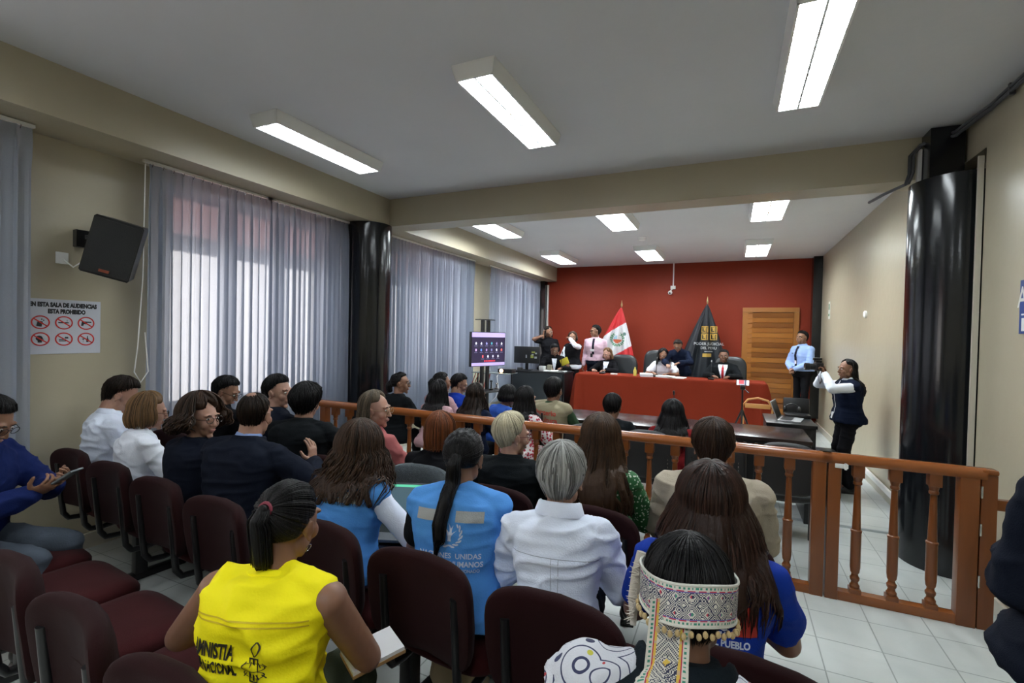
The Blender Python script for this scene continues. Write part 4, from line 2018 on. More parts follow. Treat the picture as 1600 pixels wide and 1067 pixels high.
def hand_geo(g, W, d, pn, right=True, curl=.35, S=1, thumb=1):
    d = Vector(d).normalized()
    pn = Vector(pn)
    pn = (pn - d * pn.dot(d)).normalized()
    a = d.cross(pn)
    sd = 1 if right else -1
    R = Matrix((a, d, pn)).transposed()
    g.limb(W - d * .05, W + d * .02, .026 * S, .024 * S, 10)
    g.ell(W + d * .050 * S, (.039 * S, .050 * S, .016 * S), R, 12)
    g.ell(W + d * .075 * S, (.040 * S, .022 * S, .014 * S), R, 12)
    for i, (o, L) in enumerate(((-.030, .060), (-.010, .068), (.011, .074), (.031, .066))):
        L *= S
        b = W + d * (.086 - abs(o) * .25) * S + a * (o * sd) * S
        ang = curl * (1.0 + .12 * (3 - i))
        dr = (d + a * (o * sd) * 3.0).normalized()
        c = ang * .6
        for f, rr in ((.42, .0088), (.32, .0080), (.26, .0072)):
            v = dr * math.cos(c) + pn * math.sin(c)
            e = b + v * L * f
            g.limb(b, e, rr * S, (rr - .0006) * S, 8)
            b = e
            c += ang
    b = W + d * .022 * S + a * (.030 * sd) * S
    v = (d * .55 + a * sd * .75 + pn * .35).normalized()
    m_ = b + v * .040 * S
    g.limb(b, m_, .013 * S, .0105 * S, 8)
    v2 = (d * .9 + a * sd * .35 + pn * (.3 + curl * .3)).normalized()
    g.limb(m_, m_ + v2 * .034 * S * thumb, .0105 * S, .0080 * S, 8)


def head_geo(g, sk, male, crown=False):
    hs, H, c = sk.hs, sk.HR, sk.hc

    def at(x, y, z):
        return c + H @ V(x * hs, y * hs, z * hs)

    def el(x, y, z, rx, ry, rz, R=None, n=16):
        g.ell(at(x, y, z), (rx * hs, ry * hs, rz * hs), H @ R if R is not None else H, n)
    el(0, -.012, .032, .074, .092, .086, n=24)
    el(0, .022, .012, .064, .068, .075, n=20)
    el(0, .030, -.040, .054, .054, .052)
    el(0, .036, -.066, .046 if male else .042, .044, .034)
    el(0, .068, -.094, .021 if male else .017, .016, .016)
    for sx in (-1, 1):
        el(sx * .034, .060, -.022, .026, .024, .028)
        el(sx * .048, .005, -.055, .016, .030, .030)          # jaw angle
        el(sx * .028, .078, .034, .026, .012, .010)             # brow ridge
        # ear
        el(sx * .077, -.006, -.002, .007, .020, .030, RY(sx * .25) @ RX(.15), 10)
        el(sx * .074, .006, -.008, .010, .010, .016, None, 8)
        el(sx * .078, -.002, -.030, .006, .008, .010, None, 8)
    # nose
    g.limb(at(0, .086, .022), at(0, .103, -.022), .007 * hs, .011 * hs, 8)
    g.ell(at(0, .103, -.026), (.013 * hs, .012 * hs, .010 * hs), H, 8)
    for sx in (-1, 1):
        el(sx * .011, .094, -.028, .008, .009, .007, None, 8)
    # lips
    el(0, .086, -.052, .022, .009, .006, None, 10)
    el(0, .084, -.062, .019, .009, .006, None, 10)
    if crown:
        el(0, -.040, .104, .036, .036, .027)
    # neck
    r = (.057 if male else .047) * hs
    g.limb(at(0, -.018, -.045), sk.neck + (sk.neck - sk.hc).normalized() * .03, r, r * 1.12, 18)
    g.limb(at(0, -.03, -.01), sk.neck, r * .9, r * 1.0, 18)


def face_parts(root, sk, k):
    hs, H, c = sk.hs, sk.HR, sk.hc

    def at(x, y, z):
        return c + H @ V(x * hs, y * hs, z * hs)
    for sx in (-1, 1):
        g = G()
        g.ell(at(sx * .030, .0835, .012), (.0125 * hs, .0065 * hs, .0065 * hs), H, 12)
        e = g.build('eye', M_eyew, root)
        g = G()
        g.ell(at(sx * .030 + k.get('gaze', 0), .0885, .0115), (.0055 * hs, .0022 * hs, .0055 * hs), H, 10)
        g.build('iris', M_iris, e)
        g = G()
        g.tube([at(sx * .014, .091, .030), at(sx * .030, .091, .035), at(sx * .046, .080, .030)], [.0028 * hs, .0034 * hs, .0018 * hs], 6)
        g.build('eyebrow', k.get('browm', M_brow), root)
    g = G()
    g.ell(at(0, .0905, -.0535), (.020 * hs, .0055 * hs, .0045 * hs), H, 12)
    g.ell(at(0, .0890, -.0605), (.017 * hs, .0055 * hs, .0048 * hs), H, 12)
    g.build('lips', M_lip, root)


def spectacles(root, sk, m=None):
    hs, H, c = sk.hs, sk.HR, sk.hc

    def at(x, y, z):
        return c + H @ V(x * hs, y * hs, z * hs)
    g = G()
    for sx in (-1, 1):
        n = 20
        g.tube([at(sx * .032 + .023 * math.cos(a), .104, .008 + .018 * math.sin(a)) for a in [2 * PI * q / n for q in range(n + 1)]], .0017, 6)
        g.tube([at(sx * .055, .102, .014), at(sx * .072, .07, .014), at(sx * .081, .0, .012), at(sx * .081, -.012, .0)], .0016, 6)
    g.tube([at(-.010, .105, .014), at(0, .108, .017), at(.010, .105, .014)], .0016, 6)
    g.build('eyeglasses', m or M_glassf, root)


# ------------------------------------------------------------------ hair
def hairline(phi, st):
    """polar angle (from crown) of the hair's edge at azimuth phi (0 = front)"""
    p = abs(phi)
    d = math.radians
    f, sd_, b = st.get('front', 62), st.get('sidea', 92), st.get('back', 122)
    if p < d(45):
        return d(f)
    if p < d(85):
        t = (p - d(45)) / d(40)
        return d(f + (sd_ - f) * t * t * (3 - 2 * t))
    if p < d(120):
        t = (p - d(85)) / d(35)
        return d(sd_ + (b - sd_) * t * t * (3 - 2 * t))
    return d(b)


def hair(root, sk, st, mats, bvhs, seed=1, near=True):
    """st: kind, th (thickness), L (fall), spread, wave, n (locks), r (lock radius)"""
    r_ = random.Random(seed)
    hs, H, c = sk.hs, sk.HR, sk.hc
    Hi = H.transposed()
    dn = Hi @ V(0, 0, -1)
    C0 = V(0, -.012, .034)
    RX_, RY_, RZ_ = .076, .095, .089
    th = st.get('th', .014)
    kind = st['kind']
    tilt = RX(math.radians(st.get('tilt', 14)))    # crown sits toward the back

    def surf(th_, phi, e):
        if th_ > 1.75:
            b = surf(1.75, phi, e)
            x = (th_ - 1.75) * .105
            o = V(b.x - C0.x, b.y - C0.y, 0)
            return b + V(0, 0, -x) - o.normalized() * x * .42
        d = tilt @ V(math.sin(th_) * math.sin(phi), math.sin(th_) * math.cos(phi), math.cos(th_))
        return C0 + V(d.x * (RX_ + e), d.y * (RY_ + e), d.z * (RZ_ + e))

    def W(p):
        return c + H @ (p * hs)

    def push(P, off):
        for b in bvhs:
            q, nrm, i, dist = b.find_nearest(P, .12)
            if q is not None:
                s = (P - q).dot(nrm)
                if s < off:
                    P = q + nrm * off
        return P

    def path_loose(phi, jit, e0, K=9, shrink=0):
        """strand from the crown (or parting) over the skull, then hanging"""
        L = st.get('L', 0)
        te = hairline(phi, st)
        sweep = st.get('sweep', 0)
        pts = []
        falls = L > 0 and abs(phi) > math.radians(st.get('ff', 62))
        leave = math.radians(st.get('leave', 96)) if falls else te
        leave = min(leave, te) if not falls else leave
        ph0 = phi
        for i in range(K):
            s = i / (K - 1)
            e = e0
            if not falls:
                e = e0 - (e0 + shrink) * s ** st.get('tp', 2.6)
            ph = ph0 + math.copysign(sweep, phi) * s * (1 - abs(phi) / PI) + jit * s
            if 'part' in st and s < .5 and abs(phi) < 2.2:
                # roots start along a parting line
                pass
            pts.append(surf(max(.02, leave * s), ph, e + st.get('vol', 0) * math.sin(s * PI * .6)))
        out = [W(p) for p in pts]
        if falls:
            LL = L * (1 + r_.uniform(-.10, .08) * st.get('ragged', 1)) * hs
            n = st.get('nf', 9)
            last = out[-1]
            outw = H @ (tilt @ V(math.sin(ph0), math.cos(ph0), 0))
            outw.z = 0
            if outw.length > 1e-4:
                outw.normalize()
            wave, wf = st.get('wave', 0), st.get('wf', 30)
            a0 = r_.uniform(0, 6.28)
            side = V(-outw.y, outw.x, 0)
            for i in range(1, n + 1):
                t = i / n
                P = last + V(0, 0, -LL * t) + outw * (st.get('spread', .02) * math.sin(t * PI * st.get('tipin', .6)) + .0)
                P += -outw * st.get('inn', 0) * t
                if wave:
                    P += outw * wave * math.sin(a0 + LL * t * wf) + side * wave * math.cos(a0 + LL * t * wf)
                P = push(P, st.get('poff', .008) + e0 * .3)
                out.append(P)
        return out

    def path_tail(phi, e0, K=9):
        T = st.get('tie', V(0, -.106, .045)) - C0
        Td = V(T.x / RX_, T.y / RY_, T.z / RZ_)
        Td.normalize()
        te = hairline(phi, st)
        d0 = tilt @ V(math.sin(te) * math.sin(phi), math.sin(te) * math.cos(phi), math.cos(te))
        pts = []
        for i in range(K):
            s = i / (K - 1)
            d = d0.lerp(Td, s)
            # go over the top / side of the skull
            if d.length < .15:
                d = d + V(0, 0, .3)
            d.normalize()
            e = e0 * min(1, .35 + s * 2)
            pts.append(W(C0 + V(d.x * (RX_ + e), d.y * (RY_ + e), d.z * (RZ_ + e))))
        return pts

    core = G()
    lk = G()
    nphi = st.get('core', 30)
    tail = kind == 'tail'
    pf = path_tail if tail else None
    base_r = st.get('cr', .016)
    for k in range(nphi):
        phi = -PI + 2 * PI * (k + .5) / nphi
        if tail:
            P = path_tail(phi, th - base_r * .9)
        else:
            P = path_loose(phi, 0, th - base_r * .9, 9, .007)
        n = len(P)
        rr = []
        for i in range(n):
            s = i / (n - 1)
            q = base_r
            if not tail and st.get('L', 0) == 0:
                q = max(.006, base_r * (1 - .6 * s * s))
            elif not tail and s > .8:
                q = base_r * (1 - (s - .8) * 2.5)
            if tail and s < .2:
                q = base_r * (.5 + s * 2.5)
            if (not tail) and abs(phi) < math.radians(st.get('ff', 62)) and s > .8:
                q = base_r * (1 - (s - .8) * 2.6)
            rr.append(max(.003, q) * hs)
        core.tube(P, rr, 8)
    core.ell(W(C0 + V(0, -.004, .012)), ((RX_ + th * .55) * hs, (RY_ + th * .5 - .012) * hs, (RZ_ + th * .5) * hs), H, 18) if st.get('fill', False) else None
    if tail:
        T = st.get('tie', V(0, -.106, .045))
        TW = W(T)
        L = st.get('L', .28) * hs
        out = H @ V(0, -1, .1)
        pts = [TW - out * .02, TW + out * .022, TW + out * .04 + V(0, 0, -.03)]
        nt = 9
        for i in range(1, nt + 1):
            t = i / nt
            P = TW + out * (.035 - .02 * t) + V(st.get('drift', 0) * t, 0, -.03 - L * t)
            pts.append(push(P, st.get('tr', .030) * .75))
        tr = [.012, .020, .026] + [st.get('tr', .030) * (1 - .15 * t / nt) if t < nt - 2 else st.get('tr', .030) * (.75 - .3 * (t - nt + 2)) for t in range(1, nt + 1)]
        core.tube(pts, [max(.004, a) * hs for a in tr], 12, flat=st.get('tflat', .8))
        for q in range(st.get('nt', 70)):
            a = r_.uniform(0, 6.28)
            rr = r_.uniform(.55, 1.08)
            x = V(math.cos(a), 0, 0)
            LL = []
            for i, P in enumerate(pts[1:]):
                w_ = tr[i + 1] * rr
                off = V(math.cos(a) * w_, math.sin(a) * w_ * .8, r_.uniform(-.004, .004))
                Q = P + off + V(0, 0, -.02 * (i / len(pts)) * r_.random())
                LL.append(push(Q, .012 + .010 * r_.random()))
            cut = r_.randint(len(LL) - 3, len(LL))
            LL = LL[:cut]
            rad = st.get('r', .003)
            lk.tube(LL, [rad * (1 if i < len(LL) - 2 else .5) for i in range(len(LL))], 4, mi=r_.choice((0, 0, 1, 2)), cap=True)
        g = G()
        n = 14
        ex = H @ V(1, 0, 0)
        ez = out.cross(ex)
        g.tube([TW + out * .012 + (ex * math.cos(a) + ez * math.sin(a)) * .020 * hs for a in [2 * PI * q / n for q in range(n + 1)]], .005, 6)
        g.build('hair_tie', st.get('tiem', M_blackpl), root)
    nl = st.get('n', 260) if near else st.get('n', 260) // 3
    rad = st.get('r', .0032) * (1 if near else 1.5)
    for q in range(nl):
        phi = r_.uniform(-PI, PI)
        e = th + r_.uniform(-.004, st.get('fly', .003))
        if tail:
            P = path_tail(phi, e, 8)
        else:
            P = path_loose(phi, r_.uniform(-.12, .12) * st.get('mess', 1), e, 8)
            s0 = r_.choice((0, 0, 1, 2)) if len(P) > 6 else 0
            P = P[s0:]
            if st.get('L', 0) == 0 and st.get('mess', 1) > 1:
                # lift the tips a little
                for i in range(len(P) // 2, len(P)):
                    P[i] = P[i] + (P[i] - c).normalized() * r_.uniform(0, .006) * st['mess'] * (i / len(P))
            if st.get('L', 0) == 0:
                jx = V(r_.uniform(-1, 1), r_.uniform(-1, 1), r_.uniform(-1, 1)) * .004 * st.get('mess', 1)
                P = [p + jx * (i / len(P)) for i, p in enumerate(P)]
        n = len(P)
        lk.tube(P, [rad * hs * (.5 if i == 0 else (1 if i < n - 2 else (.7 if i < n - 1 else .15))) for i in range(n)], 4, mi=r_.choice((0, 0, 1, 2)), cap=False)
    me = remesh(core, (.0055 if near else .009), 3)
    me2 = lk.mesh('lk')
    nv = len(me.vertices)
    co = np.empty(nv * 3)
    me.vertices.foreach_get('co', co)
    g = G()
    g.v = co.reshape(-1, 3).tolist()
    g.f = [tuple(p.vertices) for p in me.polygons]
    g.m = [0] * len(g.f)
    bpy.data.meshes.remove(me)
    bpy.data.meshes.remove(me2)
    g._j(lk)
    return g.build('hair', mats, root, True, None)


def collar(root, sk, m, r0=.068, h=.038, name='collar', open_=0, drop=.012, thick=.005):
    P, R = sk.at(.965)
    S = sk.S
    g = G()
    rs = []
    n = 36
    for (dr, dz, th_) in ((0.004, 0, 0), (-.006, h, 0), (-.002, h + .003, 0), (.006, h, 0), (.020, .004, 0), (.019, -.004, 0)):
        ring = []
        for i in range(n):
            a = -PI / 2 + 2 * PI * i / n
            fr = max(0, math.sin(a))
            rr = r0 * S + dr
            z = dz * (1 - .25 * fr) - .035 * fr + .010 * (1 - fr)
            ring.append(P + R @ V(rr * 1.02 * math.cos(a), rr * .98 * math.sin(a) + .008 + .012 * fr, z))
        rs.append(ring)
    g.rings(rs, cap=False)
    return g.build(name, m, root, True, 60)


# ------------------------------------------------------------------ lettering and prints laid on cloth
class Cloth:
    def __init__(s, sk, bvh, back=True, t=.5, x=0):
        P, R = sk.at(t)
        s.ex = R @ V(1 if back else -1, 0, 0)
        s.ey = R @ V(0, 0, 1)
        s.n = s.ex.cross(s.ey).normalized()
        s.o = P + s.ex * x
        s.b = bvh

    def pt(s, x, y, off=.003):
        p = s.o + s.ex * x + s.ey * y + s.n * .4
        h = s.b.ray_cast(p, -s.n, .8)
        if h[0] is None:
            return s.o + s.ex * x + s.ey * y + s.n * .1
        return h[0] + s.n * off

    def lay(s, shapes, off=.003):
        g = G()
        for vs, fs in shapes:
            g.add([s.pt(x, y, off) for x, y in vs], fs)
        return g

    def text(s, txt, size, x, y, m, name, root, bold=.0, sx=1, off=.0035):
        vs, fs = text_mesh(txt, size, bold, 'CENTER', 0, sx)
        return s.lay([([(a + x, b + y) for a, b in vs], fs)], off).build(name, m, root, False)

    def rect(s, x0, y0, x1, y1, m, name, root, nx=16, ny=4, off=.003, slant=0):
        vs = [(x0 + (x1 - x0) * i / nx, y0 + (y1 - y0) * j / ny + slant * (i / nx)) for j in range(ny + 1) for i in range(nx + 1)]
        fs = [(j * (nx + 1) + i, j * (nx + 1) + i + 1, (j + 1) * (nx + 1) + i + 1, (j + 1) * (nx + 1) + i) for j in range(ny) for i in range(nx)]
        return s.lay([(vs, fs)], off).build(name, m, root, True, None)

    def area(s, test, x0, y0, x1, y1, res, m, name, root, off=.003):
        nx, ny = int((x1 - x0) / res), int((y1 - y0) / res)
        idx, vs, fs = {}, [], []
        for j in range(ny):
            for i in range(nx):
                if test(x0 + (i + .5) * res, y0 + (j + .5) * res):
                    f = []
                    for a, b in ((i, j), (i + 1, j), (i + 1, j + 1), (i, j + 1)):
                        if (a, b) not in idx:
                            idx[(a, b)] = len(vs)
                            vs.append((x0 + a * res, y0 + b * res))
                        f.append(idx[(a, b)])
                    fs.append(tuple(f))
        if not fs:
            return None
        return s.lay([(vs, fs)], off).build(name, m, root, True, None)


# ------------------------------------------------------------------ a person
def person(label, x, y, face=0, z=0, **k):
    """builds one figure; k holds pose, clothes and hair"""
    near = k.get('near', True)
    male = k.get('male', False)
    root = thing('person', label, 'person', (x, y, z), math.radians(face))
    sk = Sk(k)
    S = sk.S
    J = joints(sk, k)
    prof = PROF_M if male else PROF_F
    fat = k.get('fat', 1.0)
    sknm = k.get('skin', SK_tan)
    seed = k.get('seed', int(abs(x * 37 + y * 91) * 10) % 1000)
    sleeves = k.get('sleeve', 'long')
    # ---- body
    g = G()
    torso(g, sk, prof, -.012, fat=fat)
    trap(g, sk, J, -.010)
    for nm in 'RL':
        arm_geo(g, J, nm, S, 0 if sleeves != 'long' else -.006, thick=k.get('armt', 1))
    for nm in 'rl':
        h, kn, an = J[nm]
        g.limb(h, kn, .078 * S, .052 * S, 12)
        g.limb(kn, an, .050 * S, .036 * S, 12)
        g.limb(an, an + V(0, .12, -.045), .034, .026, 10)
    vb = (.0075 if sleeves != 'long' else .012) if near else .014
    parts = [remesh(g, vb, 3)]
    g = G()
    head_geo(g, sk, male, k.get('crown', False))
    parts.append(remesh(g, .0045 if near else .006, 3))
    hk = k.get('hands', {})
    if k.get('hands', None) is not False:
        g = G()
        for nm in 'RL':
            sh, el, wr = J[nm]
            o = hk.get(nm, {})
            d = Vector(o.get('d', (wr - el).normalized() * .8 + V(0, .0, -.15)))
            pn = o.get('pn', (0, 0, -1) if (wr - el).normalized().z > -.8 else (-1 if nm == 'R' else 1, 0, 0))
            hand_geo(g, wr, d, pn, nm == 'R', o.get('curl', .45), S * 1.0)
        parts.append(remesh(g, .0038 if near else .0055, 2))
    bm_ = merge(parts, 'body')
    put(bm_, 'body', sknm, root)
    # ---- top
    tp = k.get('top', fabric('grey_cloth', (.2, .2, .2)))
    to = k.get('toff', .006)
    g = G()
    torso(g, sk, prof, to, t0=k.get('t0', -.25), t1=k.get('t1', 1.05), fat=fat, flare=k.get('flare', .08))
    trap(g, sk, J, to, .72 if sleeves == 'none' else 1.0)
    if sleeves != 'none':
        for nm in 'RL':
            arm_geo(g, J, nm, S, to + .004, 'wrist' if sleeves in ('long', 'three') else 'short', cut={'long': .96, 'three': .55}.get(sleeves))
            if sleeves == 'long':
                sh, el, wr = J[nm]
    me = remesh(g, .0085 if near else .013, 3)
    wrinkle(me, (k.get('wr', .008) if 'vest' not in k else .004) * (1 if near else .8), seed=seed)
    bv = bvh_of(me)
    put(me, k.get('topname', 'shirt'), tp, root)
    bvs = [bv]
    outer = bv
    # ---- vest / waistcoat over it
    if 'vest' in k:
        g = G()
        vo = k.get('voff', .030)
        torso(g, sk, prof, vo, t0=k.get('vt0', -.18), t1=1.01, fat=fat, wide=k.get('vwide', 1.0), flare=k.get('vflare', .10))
        trap(g, sk, J, vo)
        P, R = sk.at(.86)
        for sd in (-1, 1):
            sh = J['R' if sd > 0 else 'L'][0]
            g.ell(P.lerp(sh, k.get('vsh', .97)) + V(0, 0, .004), (.042 * S, .060 * S + vo * .6, .052 * S + vo * .6), R, 12)
        me = remesh(g, .008 if near else .012, 3)
        wrinkle(me, k.get('vwr', .006), seed=seed + 3)
        outer = bvh_of(me)
        bvs.append(outer)
        put(me, 'vest', k['vest'], root)
    # ---- trousers and shoes
    g = G()
    bo = .012
    torso(g, sk, prof, bo, t0=-.25, t1=.2, fat=fat)
    for nm in 'rl':
        h, kn, an = J[nm]
        lw = k.get('legw', 1.0)
        g.limb(h, kn, .086 * S * fat ** .5, .062 * S * lw, 14)
        g.limb(kn, an.lerp(kn, .04), .062 * S * lw, .050 * S * lw * lw, 14)
    me = remesh(g, .011 if near else .014, 3)
    wrinkle(me, .007, seed=seed + 5)
    put(me, k.get('botname', 'trousers'), k.get('bottom', fabric('black_trousers', (.010, .010, .012))), root)
    for nm, sd in (('r', 1), ('l', -1)):
        h, kn, an = J[nm]
        g = G()
        q = V(an.x, an.y, .045)
        g.limb(q + V(0, -.03, .01), q + V(0, .04, .015), .042, .040, 10)
        g.limb(q + V(0, .03, -.008), q + V(sd * .012, .14, -.015), .038, .030, 10)
        g.b2((q.x - .035, q.y - .06, .0), (q.x + .035 + sd * .01, q.y + .15, .016))
        me = remesh(g, .009, 2)
        put(me, 'shoe', k.get('shoes', M_shoe), root)
    # ---- collars
    if k.get('collar'):
        collar(root, sk, k['collar'], k.get('colr', .066), k.get('colh', .036))
    if k.get('collar2'):
        collar(root, sk, k['collar2'], k.get('colr2', .060), k.get('colh2', .048), 'inner_collar')
    # ---- hair
    if k.get('hair'):
        hair(root, sk, k['hair'], k.get('hairm', H_black), bvs, seed, near)
    if k.get('facep'):
        face_parts(root, sk, k)
    if k.get('glasses'):
        spectacles(root, sk, k['glasses'] if k['glasses'] is not True else None)
    return root, sk, J, outer


# hair styles
def ST(kind, **k):
    d = dict(kind=kind)
    d.update(k)
    return d


SHORT = ST('short', th=.014, cr=.012, n=520, r=.0024, mess=1.6, front=66, sidea=90, back=140, tp=3.2)
BUZZ = ST('short', th=.007, cr=.009, n=500, r=.0018, mess=.8, front=60, sidea=86, back=138)
CROP = ST('short', th=.024, cr=.018, n=520, r=.0030, mess=1.6, front=66, sidea=96, back=140, tp=3.4)
BOB = ST('loose', front=70, th=.024, cr=.018, L=.105, leave=88, spread=.018, tipin=.95, n=420, r=.0034, ff=50, sweep=.6, inn=.01)
LONG = ST('loose', front=72, th=.022, cr=.017, L=.30, leave=92, spread=.03, n=420, r=.0034, ff=55, sweep=.7, wave=.003, wf=25)
CURLY = ST('loose', front=74, th=.040, cr=.024, L=.12, leave=84, spread=.045, tipin=.8, n=620, r=.0045, ff=48, sweep=.6, wave=.011, wf=95, mess=3, fly=.012, ragged=2)
TAIL = ST('tail', th=.011, cr=.011, L=.24, n=420, r=.0024, front=62, sidea=92, back=122)

# ------------------------------------------------------------------ people: who sits where
POS = {
    'whiteshirt': ('x', -3.983, 1.0021),
    'blonde': ('x', -3.545, 0.8797),
    'curly': ('x', -2.881, 0.9036),
    'bald': ('x', -2.43, 0.9992),
    'uncurly': ('x', -1.651, 0.8663),
    'unpony': ('x', -1.007, 0.9466),
    'grey': ('x', -0.574, 0.8907),
    'brown': ('x', -0.048, 0.8841),
    'duck': ('x', -3.807, 0.9337),
    'm2': ('x', -3.164, 0.9932),
    'm3': ('x', -2.795, 0.896),
    'pink': ('x', -2.165, 0.9771),
    'red': ('x', -1.614, 0.8024),
    'plat': ('x', -1.13, 0.8508),
    'green': ('x', -0.605, 0.9217),
    'beige': ('x', -0.068, 0.9312),
    'phone': ('x', -3.474, 1.0201),
    'yellow': ('x', -1.179, 0.8249),
    'head': ('x', -0.062, 0.9863),
    'a': ('x', -3.276, 0.9058),
    'b': ('x', -2.946, 0.907),
    'c': ('x', -2.884, 0.8568),
    'd': ('x', -2.733, 0.8061),
    'e': ('x', -2.299, 0.7927),
    'ff': ('x', -2.262, 0.7301),
    'g2': ('x', -1.787, 0.7868),
    'h': ('x', -1.745, 0.7718),
    'i': ('x', -0.989, 0.7676),
    'j': ('x', -0.458, 0.7215),
    'judgeL': ('x', -2.298, 0.941),
    'J2': ('x', -1.187, 1.0671),
    'J3': ('x', -0.134, 0.9735),
    'deskman': ('x', -3.428, 1.0992),
    'pinkman': ('x', -2.611, 0.9978),
    'yelw': ('x', -3.036, 0.9095),
    'phonew': ('x', -3.726, 0.9739),
    'standW': ('x', -0.891, 0.8898),
    'blue': ('x', 1.167, 0.9699),
    'photog': ('x', 1.184, 0.8555),
}


def P(key, label, y, face=0, z=0, x=None, **k):
    if key in POS:
        kk, a, v = POS[key]
        k['tl' if k.get('sit', True) else 's'] = v
        if kk == 'x':
            x = a
        else:
            k['side'] = a
    return person(label, x, y, face, z, **k)


def st(base, **k):
    d = dict(base)
    d.update(k)
    return d


F_white = fabric('white_shirt_cotton', (.80, .84, .93), .8, .2, 160, .04)
F_white2 = fabric('pale_blue_white_cotton', (.76, .82, .96), .8, .2, 160, .04)
F_navy = fabric('navy_suit_wool', (.006, .0085, .017), .85, .2, 260, .15, .2)
F_black = fabric('black_suit_wool', (.0045, .0045, .006), .85, .2, 260, .15, .15)
F_char = fabric('charcoal_black_knit', (.006, .0075, .009), .9, .3, 200, .15, .15)
F_blueblazer = fabric('blue_blazer_wool', (.008, .016, .085), .85, .2, 240, .15, .15)
F_pink = fabric('dusty_pink_cotton', (.33, .10, .10), .85, .15, 160, .05)
F_beige = fabric('beige_linen', (.38, .33, .26), .88, .3, 220, .06)
F_un = fabric('light_blue_vest_cloth', (.08, .27, .66), .7, .15, 150, .05)
F_yellow = fabric('bright_yellow_vest_cloth', (.92, .80, .012), .62, .15, 150, .03, .05)
F_royal = fabric('royal_blue_polo_cloth', (.008, .035, .30), .75, .3, 260, .06)
F_khaki = fabric('khaki_vest_cloth', (.26, .23, .15), .85, .25, 180, .06)
F_green = fabric('dark_green_cloth', (.03, .06, .03), .85, .2, 180, .06)
F_olive = fabric('olive_trousers_cloth', (.045, .055, .035), .85, .25, 180, .1)
F_greytr = fabric('grey_blue_trousers', (.07, .085, .11), .85, .25, 180, .1)
F_blk = fabric('plain_black_cloth', (.008, .008, .010), .9, .2, 180, .1)
F_lblue = fabric('light_blue_shirt_cloth', (.30, .42, .72), .8, .15, 160, .05)
F_lpink = fabric('pale_pink_shirt_cloth', (.60, .42, .50), .8, .15, 160, .05)
F_collarblue = fabric('pale_blue_collar', (.20, .28, .50), .75, .1, 160, .03)
F_nvest = fabric('navy_vest_cloth', (.005, .009, .024), .85, .2, 180, .1)
F_rose = fabric('rose_lace', (.45, .28, .30), .85, .6, 90, .3)
F_redtop = fabric('deep_red_cloth', (.16, .01, .012), .85, .2, 180, .1)
F_tie = fabric('dark_tie', (.01, .01, .02), .6, .1, 200, .05)
F_redtie = fabric('red_tie', (.35, .02, .03), .6, .1, 200, .05)
M_strip = mat('grey_reflective_tape', (.30, .31, .31), .45, bump=.2, bscale=200)
M_stripd = mat('thin_dark_seam', (.03, .06, .14), .8)
M_print = mat('white_vest_print', (.55, .62, .75), .6)
M_printk = mat('black_vest_print', (.015, .013, .006), .7)
M_printr = mat('red_vest_print', (.42, .05, .03), .7)
M_skinshine = SK_light


def dots_mat(name, base, dot, scale, thr, spec=None):
    q = NB(name)
    tc = q.n('TexCoord')
    v = q.n('TexVoronoi')
    v.inputs['Scale'].default_value = scale
    v.inputs['Randomness'].default_value = .8
    q.l(tc.outputs['Object'], v.inputs['Vector'])
    q.l(q.mix(q.math('LESS_THAN', v.outputs['Distance'], thr), base, dot), q.b.inputs['Base Color'])
    q.b.inputs['Roughness'].default_value = .8
    return q.m


F_greendot = dots_mat('green_blouse_white_dots', (.012, .10, .025), (.55, .62, .50), 62, .30)
F_reddot = dots_mat('white_dress_red_motif', (.55, .5, .5), (.30, .01, .03), 36, .46)

# ---- middle row, left bench
_p, _s, _j, _o = P('whiteshirt', 'man in a white shirt bowing his dark-haired head, far left of the middle row', 1.87, -18, male=True, s=.98, lean=6, hp=30, hy=-16, top=F_white2, toff=.012,
  collar=F_white2, hair=SHORT, hairm=H_dark, skin=SK_light, wr=.011, bottom=F_navy)
P('blonde', 'woman in a white blouse with a dark blond bob', 1.84, -14, s=.93, lean=7, hy=-14, hp=10, top=F_white, toff=.012, collar=F_white, hair=st(BOB, L=.12, th=.028),
  hairm=H_blond, skin=SK_light, wr=.011, bottom=F_navy, glasses=True)
P('curly', 'woman in a dark navy jacket with curly brown hair and glasses, face turned right', 1.80, 5, s=.95, lean=4, twist=-8, hy=-88, hp=2, top=F_navy, toff=.018, topname='jacket',
  hair=st(CURLY, L=.10, n=520), hairm=H_brown, skin=SK_light, fat=1.06, facep=True, glasses=True, bottom=F_navy, collar=F_navy, colh=.02)
_p, _s, _j, _o = P('bald', 'man in a dark navy suit with thinning dark hair gesturing with an open hand', 1.76, 16, male=True, s=.98, lean=8, side=3, hy=4, hp=6, top=F_navy, toff=.022, topname='jacket', fat=1.04,
  collar=F_navy, colr=.072, colh=.026, collar2=F_collarblue, colr2=.062, colh2=.044, hair=st(BUZZ, th=.006), hairm=H_dark, skin=SK_light, bottom=F_navy, crown=True,
  armR=((.27, .30, .86), (.9, -.5, -.5)), hands={'R': dict(d=(-.10, .10, 1), pn=(-.9, .1, .1), curl=.30)})

